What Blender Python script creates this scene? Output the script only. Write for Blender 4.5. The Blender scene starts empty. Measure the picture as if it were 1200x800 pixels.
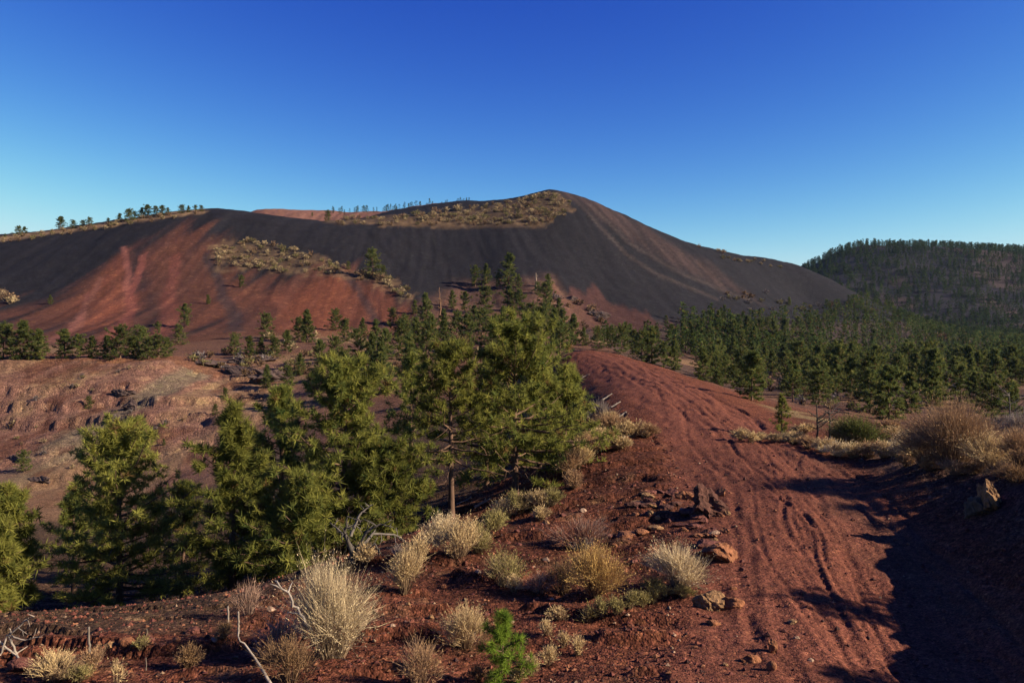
import bpy, math, random
import numpy as np

# ------------------------------------------------------------------ camera, sky, sun, exposure
scene = bpy.context.scene
COL = scene.collection
F = 924.0            # focal length in pixels of a 1200 px wide frame
HOR = 380.0          # row of the eye-level horizon in the 1200 x 800 photograph
cam_data = bpy.data.cameras.new("camera")
cam_data.sensor_width = 36.0
cam_data.lens = 36.0 * F / 1200.0
cam_data.shift_y = (HOR - 400.0) / 1200.0
cam_data.clip_start = 0.1
cam_data.clip_end = 20000.0
cam = bpy.data.objects.new("camera", cam_data)
COL.objects.link(cam)
cam.location = (0, 0, 0)
cam.rotation_euler = (math.radians(90), 0, 0)
scene.camera = cam

SUN_AZ = math.radians(-12.0)      # measured from +X (to the side of the view) towards +Y (ahead)
SUN_EL = math.radians(26.0)
sun_dir = (math.cos(SUN_EL) * math.cos(SUN_AZ), math.cos(SUN_EL) * math.sin(SUN_AZ), math.sin(SUN_EL))
world = bpy.data.worlds.new("World")
scene.world = world
world.use_nodes = True
wn = world.node_tree
bg = wn.nodes["Background"]
sky = wn.nodes.new("ShaderNodeTexSky")
sky.sky_type = 'NISHITA'
sky.sun_disc = False
sky.sun_elevation = SUN_EL
sky.sun_rotation = math.radians(90) - SUN_AZ
sky.altitude = 2100.0
sky.air_density = 1.0
sky.dust_density = 1.0
sky.ozone_density = 4.0
# grade the sky: deeper blue overhead, paler towards the horizon
sep = wn.nodes.new("ShaderNodeSeparateColor"); comb = wn.nodes.new("ShaderNodeCombineColor")
wn.links.new(sky.outputs['Color'], sep.inputs[0])
for ch, (top_, pw_, k_) in enumerate([(3.1, 2.5, 0.345), (4.05, 2.2, 0.315), (5.4, 0.94, 1.48)]):
    m1 = wn.nodes.new("ShaderNodeMath"); m1.operation = 'SMOOTH_MIN'; m1.inputs[1].default_value = top_; m1.inputs[2].default_value = top_ * 0.55
    m2 = wn.nodes.new("ShaderNodeMath"); m2.operation = 'POWER'; m2.inputs[1].default_value = pw_
    m3 = wn.nodes.new("ShaderNodeMath"); m3.operation = 'MULTIPLY'; m3.inputs[1].default_value = k_
    wn.links.new(sep.outputs[ch], m1.inputs[0]); wn.links.new(m1.outputs[0], m2.inputs[0]); wn.links.new(m2.outputs[0], m3.inputs[0])
    wn.links.new(m3.outputs[0], comb.inputs[ch])
wn.links.new(comb.outputs[0], bg.inputs['Color'])
bg.inputs['Strength'].default_value = 0.05

sun = bpy.data.lights.new("sun", 'SUN')
sun.energy = 5.0
sun.angle = math.radians(0.55)
sun.color = (1.0, 0.84, 0.63)
sun_o = bpy.data.objects.new("sun", sun)
COL.objects.link(sun_o)
from mathutils import Vector
sun_o.rotation_euler = Vector(sun_dir).to_track_quat('Z', 'Y').to_euler()
sun_o.location = (60, 0, 40)

scene.view_settings.view_transform = 'Standard'
scene.view_settings.look = 'None'
scene.view_settings.gamma = 1.0
scene.view_settings.exposure = 1.27
scene.render.engine = 'CYCLES'
scene.cycles.max_bounces = 5
scene.cycles.diffuse_bounces = 3
scene.cycles.transparent_max_bounces = 4

rng = np.random.default_rng(7)

# ------------------------------------------------------------------ helpers
def hash2(ix, iy, seed):
    h = (ix.astype(np.int64) * 374761393 + iy.astype(np.int64) * 668265263 + seed * 1442695041) & 0x7fffffff
    h = ((h ^ (h >> 13)) * 1274126177) & 0x7fffffff
    h = (h ^ (h >> 16)) & 0x7fffffff
    return (h % 65536) / 65535.0

def vnoise(x, y, seed=0):
    ix = np.floor(x); iy = np.floor(y)
    fx = x - ix; fy = y - iy
    ux = fx * fx * fx * (fx * (fx * 6 - 15) + 10); uy = fy * fy * fy * (fy * (fy * 6 - 15) + 10)
    a = hash2(ix, iy, seed); b = hash2(ix + 1, iy, seed); c = hash2(ix, iy + 1, seed); d = hash2(ix + 1, iy + 1, seed)
    return (a + (b - a) * ux + (c - a) * uy + (a - b - c + d) * ux * uy) * 2 - 1

def fbm(x, y, octv=4, seed=0, gain=0.5):
    s = 0.0; a = 1.0; t = 0.0
    for o in range(octv):
        s = s + a * vnoise(x, y, seed + o * 17); t += a
        x = x * 2.03 + 11.3; y = y * 2.03 - 7.1; a *= gain
    return s / t

def sstep(a, b, x):
    t = np.clip((x - a) / (b - a), 0, 1)
    return t * t * (3 - 2 * t)

def new_mesh(name, verts, faces, cols=None, mats=(), fmat=None, smooth=False):
    """verts (N,3); faces (M,3|4) int array; cols (N,3) point colour attribute."""
    verts = np.asarray(verts, dtype=np.float32); faces = np.asarray(faces, dtype=np.int32)
    me = bpy.data.meshes.new(name)
    nv, (nf, k) = len(verts), faces.shape
    me.vertices.add(nv); me.vertices.foreach_set("co", verts.ravel())
    me.loops.add(nf * k); me.loops.foreach_set("vertex_index", faces.ravel())
    me.polygons.add(nf)
    me.polygons.foreach_set("loop_start", np.arange(0, nf * k, k, dtype=np.int32))
    me.polygons.foreach_set("loop_total", np.full(nf, k, dtype=np.int32))
    if fmat is not None:
        me.polygons.foreach_set("material_index", np.asarray(fmat, dtype=np.int32))
    me.polygons.foreach_set("use_smooth", np.full(nf, bool(smooth)))
    if cols is not None:
        at = me.color_attributes.new("Col", 'FLOAT_COLOR', 'POINT')
        c4 = np.ones((nv, 4), dtype=np.float32); c4[:, :3] = cols
        at.data.foreach_set("color", c4.ravel())
    for m in mats:
        me.materials.append(m)
    me.update(calc_edges=True)
    return me

def link(name, me, parent=None, loc=None, rotz=None, scale=None):
    o = bpy.data.objects.new(name, me)
    COL.objects.link(o)
    if parent is not None: o.parent = parent
    if loc is not None: o.location = loc
    if rotz is not None: o.rotation_euler = (0, 0, rotz)
    if scale is not None: o.scale = (scale, scale, scale) if np.isscalar(scale) else scale
    return o

def tag(o, label=None, cat=None, group=None, kind=None):
    if label: o['label'] = label
    if cat: o['category'] = cat
    if group: o['group'] = group
    if kind: o['kind'] = kind
    return o

class Geo:
    """collects triangles with point colours"""
    def __init__(s): s.v = []; s.f = []; s.c = []; s.n = 0
    def add(s, v, f, c):
        v = np.asarray(v, float).reshape(-1, 3); f = np.asarray(f, int).reshape(-1, 3)
        c = np.asarray(c, float)
        if c.ndim == 1: c = np.tile(c, (len(v), 1))
        s.v.append(v); s.f.append(f + s.n); s.c.append(c); s.n += len(v)
    def arrays(s): return np.vstack(s.v), np.vstack(s.f), np.vstack(s.c)
    def mesh(s, name, mats, smooth=False):
        v, f, c = s.arrays(); return new_mesh(name, v, f, c, mats, smooth=smooth)

def unit(v): return v / (np.linalg.norm(v, axis=-1, keepdims=True) + 1e-9)

def add_tube(g, pts, radii, col, sides=6, closed=True):
    pts = np.asarray(pts, float); n = len(pts); radii = np.asarray(radii, float)
    d = np.gradient(pts, axis=0); d = unit(d)
    up = np.array([0.31, 0.17, 0.93]) if abs(d[0, 2]) < 0.9 else np.array([0.9, 0.3, 0.1])
    a = unit(np.cross(d, up)); b = np.cross(d, a)
    ang = np.arange(sides) * 2 * math.pi / sides
    ring = pts[:, None, :] + radii[:, None, None] * (np.cos(ang)[None, :, None] * a[:, None, :] + np.sin(ang)[None, :, None] * b[:, None, :])
    v = ring.reshape(-1, 3)
    f = []
    for i in range(n - 1):
        for j in range(sides):
            p = i * sides + j; q = i * sides + (j + 1) % sides
            f.append((p, q, q + sides)); f.append((p, q + sides, p + sides))
    if closed:
        e = (n - 1) * sides
        for j in range(1, sides - 1): f.append((e, e + j, e + j + 1))
    g.add(v, f, col)

def add_blades(g, base, tip, width, cols, r):
    """single-triangle blades, arrays of base points, tip points, half widths, colours"""
    base = np.asarray(base); tip = np.asarray(tip); n = len(base)
    side = unit(np.cross(tip - base, r.normal(size=(n, 3)))) * np.asarray(width).reshape(-1, 1)
    v = np.stack([base - side, base + side, tip], 1).reshape(-1, 3)
    f = np.arange(3 * n).reshape(-1, 3)
    g.add(v, f, np.repeat(cols, 3, axis=0))

# ------------------------------------------------------------------ materials
def nt(m): return m.node_tree.nodes, m.node_tree.links

def base_mat(name):
    m = bpy.data.materials.new(name); m.use_nodes = True
    n, l = nt(m); n.clear()
    out = n.new("ShaderNodeOutputMaterial")
    return m, n, l, out

def mul(n, l, a, fac_socket, lo, hi):
    mr = n.new("ShaderNodeMapRange"); mr.inputs['From Min'].default_value = 0.0; mr.inputs['From Max'].default_value = 1.0
    mr.inputs['To Min'].default_value = lo; mr.inputs['To Max'].default_value = hi
    l.new(fac_socket, mr.inputs['Value'])
    mx = n.new("ShaderNodeVectorMath"); mx.operation = 'SCALE'
    l.new(a, mx.inputs[0]); l.new(mr.outputs['Result'], mx.inputs['Scale'])
    return mx.outputs['Vector']

def terrain_material(name, gravel, grain=0.45, nscale=0.9, nbump=0.06):
    m, n, l, out = base_mat(name)
    bs = n.new("ShaderNodeBsdfPrincipled"); bs.inputs['Roughness'].default_value = 0.95
    bs.inputs['Specular IOR Level'].default_value = 0.06
    l.new(bs.outputs[0], out.inputs['Surface'])
    at = n.new("ShaderNodeVertexColor"); at.layer_name = "Col"
    geo = n.new("ShaderNodeNewGeometry")
    col = at.outputs['Color']
    pos = geo.outputs['Position']
    n1 = n.new("ShaderNodeTexNoise"); n1.inputs['Scale'].default_value = nscale; n1.inputs['Detail'].default_value = 8; n1.inputs['Roughness'].default_value = 0.7
    l.new(pos, n1.inputs['Vector'])
    col = mul(n, l, col, n1.outputs['Fac'], 1 - grain, 1 + grain)
    heights = []
    for sc, lo, hi, w in gravel:
        v = n.new("ShaderNodeTexVoronoi"); v.inputs['Scale'].default_value = sc; v.inputs['Randomness'].default_value = 1.0
        l.new(pos, v.inputs['Vector'])
        sep = n.new("ShaderNodeSeparateColor"); l.new(v.outputs['Color'], sep.inputs[0])
        pw = n.new("ShaderNodeMath"); pw.operation = 'POWER'; pw.inputs[1].default_value = 1.5
        l.new(sep.outputs[0], pw.inputs[0])
        col = mul(n, l, col, pw.outputs[0], lo, hi)
        # a few cells turn towards orange or grey
        mr = n.new("ShaderNodeMapRange"); mr.inputs['From Min'].default_value = 0.82; mr.inputs['From Max'].default_value = 0.98
        mr.inputs['To Max'].default_value = 0.55
        l.new(sep.outputs[1], mr.inputs['Value'])
        mx = n.new("ShaderNodeMix"); mx.data_type = 'RGBA'; mx.blend_type = 'MIX'
        l.new(mr.outputs[0], mx.inputs['Factor']); l.new(col, mx.inputs['A'])
        sh = n.new("ShaderNodeVectorMath"); sh.operation = 'MULTIPLY'; sh.inputs[1].default_value = (1.7, 1.9, 1.6)
        l.new(col, sh.inputs[0]); l.new(sh.outputs[0], mx.inputs['B'])
        col = mx.outputs['Result']
        heights.append((v.outputs['Distance'], w, sep.outputs[2]))
    hh = None
    for d, w, rnd in heights:
        a = n.new("ShaderNodeMath"); a.operation = 'MULTIPLY_ADD'; a.inputs[1].default_value = -w
        b = n.new("ShaderNodeMath"); b.operation = 'MULTIPLY'; b.inputs[1].default_value = w * 0.6
        l.new(rnd, b.inputs[0]); l.new(d, a.inputs[0]); l.new(b.outputs[0], a.inputs[2])
        if hh is None: hh = a.outputs[0]
        else:
            s = n.new("ShaderNodeMath"); s.operation = 'ADD'; l.new(hh, s.inputs[0]); l.new(a.outputs[0], s.inputs[1]); hh = s.outputs[0]
    n2 = n.new("ShaderNodeTexNoise"); n2.inputs['Scale'].default_value = 6.0; n2.inputs['Detail'].default_value = 6
    l.new(pos, n2.inputs['Vector'])
    s = n.new("ShaderNodeMath"); s.operation = 'MULTIPLY_ADD'; s.inputs[1].default_value = nbump
    l.new(n2.outputs['Fac'], s.inputs[0]); l.new(hh, s.inputs[2])
    bp = n.new("ShaderNodeBump"); bp.inputs['Strength'].default_value = 1.0; bp.inputs['Distance'].default_value = 1.0
    l.new(s.outputs[0], bp.inputs['Height']); l.new(bp.outputs[0], bs.inputs['Normal'])
    l.new(col, bs.inputs['Base Color'])
    return m

M_GROUND = terrain_material("cinder_ground", [(9.0, 0.7, 1.3, 0.035), (26.0, 0.45, 1.5, 0.018)])
M_TRACK = terrain_material("track_cinder", [(16.0, 0.78, 1.2, 0.014), (40.0, 0.55, 1.4, 0.010)])
M_TERRACE = terrain_material("terrace_cinder", [(0.8, 0.85, 1.15, 0.12), (3.2, 0.7, 1.3, 0.09)], 0.4, 0.5, 0.25)
M_HILL = terrain_material("hill_cinder", [(0.9, 0.93, 1.07, 0.03), (2.6, 0.85, 1.15, 0.05)], 0.22, 0.3, 0.10)

def leaf_material(name, trans=0.35, var=0.25, rough=0.6):
    m, n, l, out = base_mat(name)
    at = n.new("ShaderNodeVertexColor"); at.layer_name = "Col"
    oi = n.new("ShaderNodeObjectInfo")
    col = mul(n, l, at.outputs['Color'], oi.outputs['Random'], 1 - var, 1 + var)
    d = n.new("ShaderNodeBsdfDiffuse"); t = n.new("ShaderNodeBsdfTranslucent")
    l.new(col, d.inputs['Color']); l.new(col, t.inputs['Color'])
    mx = n.new("ShaderNodeMixShader"); mx.inputs[0].default_value = trans
    l.new(d.outputs[0], mx.inputs[1]); l.new(t.outputs[0], mx.inputs[2])
    l.new(mx.outputs[0], out.inputs['Surface'])
    return m

def solid_material(name, scale, bump, dist, lo=0.6, hi=1.35, stretch=(1, 1, 1), detail=6):
    m, n, l, out = base_mat(name)
    bs = n.new("ShaderNodeBsdfPrincipled"); bs.inputs['Roughness'].default_value = 0.9; bs.inputs['Specular IOR Level'].default_value = 0.2
    l.new(bs.outputs[0], out.inputs['Surface'])
    at = n.new("ShaderNodeVertexColor"); at.layer_name = "Col"
    tc = n.new("ShaderNodeTexCoord"); mp = n.new("ShaderNodeMapping"); mp.inputs['Scale'].default_value = stretch
    l.new(tc.outputs['Object'], mp.inputs['Vector'])
    nz = n.new("ShaderNodeTexNoise"); nz.inputs['Scale'].default_value = scale; nz.inputs['Detail'].default_value = detail; nz.inputs['Roughness'].default_value = 0.65
    l.new(mp.outputs[0], nz.inputs['Vector'])
    mr = n.new("ShaderNodeMapRange"); mr.inputs['From Min'].default_value = 0.3; mr.inputs['From Max'].default_value = 0.7
    l.new(nz.outputs['Fac'], mr.inputs['Value'])
    l.new(mul(n, l, at.outputs['Color'], mr.outputs[0], lo, hi), bs.inputs['Base Color'])
    bp = n.new("ShaderNodeBump"); bp.inputs['Strength'].default_value = bump; bp.inputs['Distance'].default_value = dist
    l.new(nz.outputs['Fac'], bp.inputs['Height']); l.new(bp.outputs[0], bs.inputs['Normal'])
    return m

M_NEEDLE = leaf_material("pine_needles", 0.48, 0.18)
M_TWIG = leaf_material("dry_twigs", 0.15, 0.12)
M_BARK = solid_material("pine_bark", 7.0, 0.9, 0.03, stretch=(1, 1, 0.25))
M_WOOD = solid_material("dead_wood", 12.0, 0.6, 0.01, stretch=(1, 1, 0.3))
M_ROCK = solid_material("cinder_rock", 9.0, 1.0, 0.10, 0.45, 1.45, detail=12)

# ------------------------------------------------------------------ terrain: control points (photo column, photo row, metres ahead)
CP = []
def cps(txt):
    for t in txt.split():
        a, b, c = t.split(','); CP.append((float(a), float(b), float(c)))
# the near ridge and its edge above the gully
cps("-300,800,11 0,800,10 300,800,9.8 600,800,9.7 900,800,9.9 0,746,12.2 150,744,12.3 300,732,12.8 300,762,11.4 430,666,16 430,740,12")
cps("520,632,19 560,700,13.8 640,592,22 700,640,17.5 690,522,31 720,560,24.5 705,468,46 672,412.5,85 690,415,80 800,700,13.4 800,620,18 800,540,26.5")
# the track
cps("1000,800,10.1 950,700,13.3 950,600,18.6 900,540,25.3 830,480,38.5 780,450,50 730,428,68 800,445,58 860,464,50 920,490,40")
# the bank beside it and the flat behind
cps("1010,560,23 1075,640,16.5 1120,720,13 1160,800,10.4 1000,533,27 1100,542,22 1200,548,18.5 1330,548,14.5 1600,585,10 1480,575,12")
cps("1000,505,35 1120,515,29 1200,520,26 1400,520,20 1900,520,20 1040,492,62 1163,500,55 960,474,80 881,468,85")
# the gully
cps("0,715,25 140,727,26 275,697,25 405,652,24 528,607,25.5 605,586,27 655,520,38 660,470,60 -300,700,26 -300,660,40 -300,560,80")
cps("0,672,40 150,672,40 300,650,40 420,600,40 520,560,42 600,520,50 0,620,60 200,610,60 350,560,62 480,520,65 600,470,75")
cps("0,560,80 150,560,80 260,530,82 400,480,90 550,450,95 650,430,105 0,490,100 150,490,98 240,480,100 320,450,112")
# the red terrace
cps("-300,424,117 0,424,117 100,423,118 190,422,118 250,430,122 330,425,128 -300,417,135 0,417,135 100,417,137 200,414,140 320,405,150 430,410,140 560,405,150 690,402,150")
# the plain
cps("760,420,130 850,441,150 940,440,160 1040,438,170 1200,440,170 1400,445,160 1040,470,100 1200,470,100 940,465,105 1400,480,90 800,449,105")
cps("850,408,220 940,415,250 1040,412,300 1200,412,320 1400,412,320")
# foot and face of the cinder hill
cps("-300,405,165 0,401,165 100,400,168 200,396,172 300,388,182 450,388,195 560,352,235 600,337,242 645,340,240 700,385,215 770,388,225 850,376,265 940,374,325 1000,374,365 1060,386,380 1120,396,400 1200,401,430")
cps("-300,345,235 0,340,235 100,335,235 200,325,240 300,320,250 400,325,245 480,350,225 437,325,247 500,320,265 600,300,285 560,300,290 700,310,300 770,330,300 850,340,330 940,345,400")
# its crest
CREST = [(-300, 300, 330), (-120, 287, 330), (0, 275, 330), (60, 268.5, 333), (120, 260, 335), (180, 251, 338), (250, 243.5, 340), (300, 249, 342), (350, 257, 345), (400, 259, 350),
         (450, 255, 360), (500, 249, 372), (560, 241, 390), (600, 234.5, 400), (630, 226, 408), (645, 223, 410), (662, 224.5, 411), (690, 233, 413), (720, 246, 416), (760, 265, 420), (800, 283, 425),
         (850, 294.5, 432), (900, 303, 440), (940, 312.5, 445), (980, 331, 440), (1020, 352, 435), (1060, 373, 430)]
CP += [tuple(map(float, c)) for c in CREST]
cps("0,300,430 150,285,440 250,272,440 300,262,400 400,266,405 300,246.5,470 350,248,475 400,249,480 480,246,490 550,247,490 480,275,620 300,280,620 560,270,520")
cps("645,262,500 720,290,510 800,320,520 850,335,540 940,350,560 1020,380,540 0,340,620 150,330,640")
# the wooded hill
cps("1100,392,500 1200,397,500 1120,378,560 1200,373,570 980,348,620 1060,342,640 1200,336,650 920,330,800 945,314,800 965,304,800 1000,292,800 1060,286,800 1130,287,800 1200,290,800 1400,294,800 1400,340,650 1400,395,500")
cps("945,350,1100 1060,330,1100 1200,330,1100 1400,330,1100 -300,380,1100 0,380,1100 300,378,1100 645,372,1100 850,374,1100")
for px in (-300, 0, 300, 600, 900, 1200, 1500): CP.append((px, 382.5, 3500.0))

TH0, THW = 0.0, 2.4
P = np.array(CP)
Xc = (P[:, 0] - 600) / F * P[:, 2]; Yc = P[:, 2]; Zc = (HOR - P[:, 1]) / F * P[:, 2]
extra = []
for th in (-75, 75, -100, 100):
    for r_, z_ in ((10, -4.2), (30, -6.5), (100, -12), (350, -8), (3500, -10)):
        zz = z_
        if th > 0 and r_ == 10: zz = -2.6
        if th > 0 and r_ == 30: zz = -3.5
        extra.append((r_ * math.sin(math.radians(th)), r_ * math.cos(math.radians(th)), zz))
extra = np.array(extra)
Xc = np.r_[Xc, extra[:, 0]]; Yc = np.r_[Yc, extra[:, 1]]; Zc = np.r_[Zc, extra[:, 2]]
Rc = np.hypot(Xc, Yc)
cu = np.arctan2(Xc, Yc) * THW; cv = np.log(Rc); ct = Zc / Rc
def tps_k(r2): return 0.5 * r2 * np.log(r2 + 1e-12)
nC = len(cu)
A = np.zeros((nC + 3, nC + 3))
d2 = (cu[:, None] - cu[None]) ** 2 + (cv[:, None] - cv[None]) ** 2
A[:nC, :nC] = tps_k(d2) + np.eye(nC) * 2e-5
A[:nC, nC] = 1; A[:nC, nC + 1] = cu; A[:nC, nC + 2] = cv
A[nC:, :nC] = A[:nC, nC:].T
sol = np.linalg.solve(A, np.r_[ct, 0, 0, 0])
def tps_eval(u, v):
    out = np.empty_like(u)
    for i in range(0, len(u), 20000):
        a, b = u[i:i + 20000], v[i:i + 20000]
        k = tps_k((a[:, None] - cu[None]) ** 2 + (b[:, None] - cv[None]) ** 2)
        out[i:i + 20000] = k @ sol[:nC] + sol[nC] + sol[nC + 1] * a + sol[nC + 2] * b
    return out

# coarse evaluation, bicubic-ish upsampling is unnecessary: evaluate on a medium grid, then interpolate
th_dense = np.radians(np.linspace(-36, 36, 581))
th_side = np.radians(np.r_[np.linspace(38, 60, 24), np.linspace(63, 110, 20), np.linspace(116, 180, 12)])
TH = np.r_[-th_side[::-1][1:], th_dense, th_side]
TH[0] = -math.pi + 1e-4
RR = np.r_[np.exp(np.linspace(math.log(1.0), math.log(7.5), 18))[:-1], np.exp(np.linspace(math.log(7.5), math.log(40.0), 320))[:-1], np.exp(np.linspace(math.log(40.0), math.log(130.0), 140))[:-1],
           np.exp(np.linspace(math.log(130.0), math.log(900.0), 190))[:-1], np.exp(np.linspace(math.log(900.0), math.log(9000.0), 26))]
nT, nR = len(TH), len(RR)
# the smooth base on a reduced grid
TH_c = TH[::3] if TH[::3][-1] == TH[-1] else np.r_[TH[::3], TH[-1]]
RR_c = RR[::3] if RR[::3][-1] == RR[-1] else np.r_[RR[::3], RR[-1]]
gu, gv = np.meshgrid(np.clip(TH_c, -1.9, 1.9) * THW, np.log(np.clip(RR_c, 8.0, 4000.0)), indexing='ij')
tc_ = tps_eval(gu.ravel(), gv.ravel()).reshape(gu.shape)
def interp_axis(xn, xo, arr, axis):
    arr = np.moveaxis(arr, axis, 0)
    i = np.clip(np.searchsorted(xo, xn) - 1, 0, len(xo) - 2)
    # Catmull-Rom along the axis
    i0 = np.clip(i - 1, 0, len(xo) - 1); i3 = np.clip(i + 2, 0, len(xo) - 1)
    h = xo[i + 1] - xo[i]; t = ((xn - xo[i]) / h)[:, None]; h = h[:, None]
    p0, p1, p2, p3 = arr[i0], arr[i], arr[i + 1], arr[i3]
    m1 = (p2 - p0) / np.maximum((xo[i + 1] - xo[i0])[:, None], 1e-9); m2 = (p3 - p1) / np.maximum((xo[i3] - xo[i])[:, None], 1e-9)
    t2 = t * t; t3 = t2 * t
    o = (2 * t3 - 3 * t2 + 1) * p1 + (t3 - 2 * t2 + t) * h * m1 + (-2 * t3 + 3 * t2) * p2 + (t3 - t2) * h * m2
    return np.moveaxis(o, 0, axis)
T = interp_axis(np.log(RR), np.log(RR_c), interp_axis(TH, TH_c, tc_, 0), 1)
GT, GR = np.meshgrid(TH, RR, indexing='ij')
Z = T * np.clip(GR, 8.0, 4000.0)
GX = GR * np.sin(GT); GY = GR * np.cos(GT)
back = sstep(1.3, 1.9, np.abs(GT))
Z = Z * (1 - back) + (-4.6 - 6 * sstep(20, 300, GR)) * back
Z = np.where(GR > 4000, np.minimum(Z, -8.0), Z)

def on_grid(X, Y, arr):
    th = np.arctan2(X, Y); lr = np.log(np.clip(np.hypot(X, Y), RR[0], RR[-1]))
    i = np.clip(np.searchsorted(TH, th) - 1, 0, nT - 2); a = (th - TH[i]) / (TH[i + 1] - TH[i])
    LR = np.log(RR); j = np.clip(np.searchsorted(LR, lr) - 1, 0, nR - 2); b = (lr - LR[j]) / (LR[j + 1] - LR[j])
    return (arr[i, j] * (1 - a) + arr[i + 1, j] * a) * (1 - b) + (arr[i, j + 1] * (1 - a) + arr[i + 1, j + 1] * a) * b

def hit(px, py, ymin=6.0, ymax=1100.0, arr=None):
    """first ground point seen along that line of sight"""
    arr = Z if arr is None else arr
    Ys = np.exp(np.linspace(math.log(ymin), math.log(ymax), 900))
    Xs = (px - 600) / F * Ys; zr = (HOR - py) / F * Ys
    zt = on_grid(Xs, Ys, arr)
    k = np.nonzero(zt >= zr)[0]
    i = k[0] if len(k) else int(np.argmin(zr - zt))
    return np.array([Xs[i], Ys[i], zt[i]])

Z0 = Z.copy()
def poly_world(pts): return np.array([hit(a, b, arr=Z0) for a, b in pts])

def dist_polyline(X, Y, pl):
    """distance, signed lateral offset and arc length to a polyline in plan"""
    best = np.full(X.shape, 1e9); off = np.zeros(X.shape); arc = np.zeros(X.shape); s0 = 0.0
    for (ax, ay), (bx, by) in zip(pl[:-1], pl[1:]):
        dx, dy = bx - ax, by - ay; L = math.hypot(dx, dy)
        t = np.clip(((X - ax) * dx + (Y - ay) * dy) / (L * L), 0, 1)
        ex = X - ax - t * dx; ey = Y - ay - t * dy
        d = np.hypot(ex, ey); sg = np.sign(dx * ey - dy * ex)
        w = d < best
        best = np.where(w, d, best); off = np.where(w, -sg * d, off); arc = np.where(w, s0 + t * L, arc)
        s0 += L
    return best, off, arc

# --- the track's centre line and half width
trk = poly_world([(1120, 900), (1030, 800), (985, 720), (955, 650), (925, 595), (890, 550), (855, 512), (825, 484), (790, 460), (755, 441), (715, 424), (682, 416)])
trk2 = trk[:, :2].copy()
for _ in range(2):   # round the corners
    q = [trk2[0]]
    for a, b in zip(trk2[:-1], trk2[1:]): q += [a * .75 + b * .25, a * .25 + b * .75]
    q.append(trk2[-1]); trk2 = np.array(q)
near = (GR < 130) & (GY > 1) & (np.abs(GT) < 1.2)
dT = np.full(GX.shape, 1e3); oT = np.zeros(GX.shape); aT = np.zeros(GX.shape)
a_, b_, c_ = dist_polyline(GX[near], GY[near], trk2)
dT[near], oT[near], aT[near] = a_, b_, c_
edge_wob = 0.35 * fbm(GX * 0.5, GY * 0.5, 3, 5)
TRACK_W = 2.35
in_track = 1 - sstep(TRACK_W - 0.4, TRACK_W + 0.9, dT + edge_wob)

# --- relief
fade_far = 1 - sstep(60, 160, GR)
Z += 0.13 * fbm(GX * 0.45, GY * 0.45, 4, 21) * fade_far * (1 - in_track) * sstep(3, 8, GR)
Z += 0.05 * fbm(GX * 2.1, GY * 2.1, 3, 31) * (1 - sstep(25, 60, GR)) * (1 - 0.7 * in_track)
# broken steps along the ridge where the clinker crops out
steps = fbm(GX * 0.35 + 3, GY * 1.5, 3, 77)
Z += 0.16 * (sstep(0.05, 0.16, steps) - 0.5) * (1 - in_track) * (1 - sstep(30, 60, GR)) * (GX < 5.5)
# ruts, each with low shoulders
rt = np.random.default_rng(3)
ruts = [(rt.uniform(-1.5, 2.7), rt.uniform(.075, .13), rt.uniform(.012, .030)) for _ in range(24)]
ruts += [(-0.55, .38, .035), (0.95, .38, .04), (0.3, .22, .025), (1.9, .28, .04)]
ruts += [(rt.uniform(-1.6, 2.6), rt.uniform(.045, .07), rt.uniform(.014, .026)) for _ in range(30)]
ok = near & (dT < 6)
xo, xa, xr = oT[ok], aT[ok], GR[ok]
dz = np.zeros(xo.shape)
for k, (o, w, dpt) in enumerate(ruts):
    wand = 0.55 * vnoise(xa * 0.07 + 9.1 * k, np.full(xa.shape, k * 3.7), 40 + k) + 0.16 * vnoise(xa * 0.37 + 4.1 * k, np.full(xa.shape, k * 1.7), 60 + k)
    wand = wand + rt.uniform(-1.0, 1.0) * (xa - rt.uniform(8, 22)) / 22.0 * (k > 6) + 0.10 * np.sin(xa * rt.uniform(.5, .9) + k)
    stren = np.clip(0.30 + 1.5 * vnoise(xa * 0.13 + k * 5.3, np.full(xa.shape, 2.0 * k), 80 + k), 0.0, 1.2)
    ww = w * (1 + sstep(20, 70, xr) * 0.9)
    e = np.abs(xo - o - wand) / ww
    prof = -np.exp(-e * e * 1.2) + 0.5 * np.exp(-((e - 1.7) / 0.7) ** 2)
    tread = 1 + (0.55 if w < .1 else .2) * np.sin(xa * 2 * math.pi / 0.30 + k) * np.exp(-e * e) * (xr < 26)
    dz += (0.8 if w < .2 else .7) * dpt * stren * prof * tread
dz *= (1 - sstep(2.4, 3.4, xo)) * sstep(-2.3, -1.5, xo)
dz = np.clip(dz, -.048, .05)
dz += 0.030 * fbm(GX[ok] * 3.3, GY[ok] * 1.8, 3, 91) * in_track[ok]
dz += 0.030 * fbm(xo * 1.6, xa * 0.55, 3, 93) * in_track[ok]
Z[ok] += dz * (1 + sstep(22, 45, xr) * 1.1)
Z -= 0.03 * in_track
# the bank is furrowed by run-off and falls in small clods
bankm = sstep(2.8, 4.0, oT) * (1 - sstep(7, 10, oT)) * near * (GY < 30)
Z += bankm * (0.16 * fbm(GX * 0.9, GY * 2.6, 4, 14))
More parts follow.
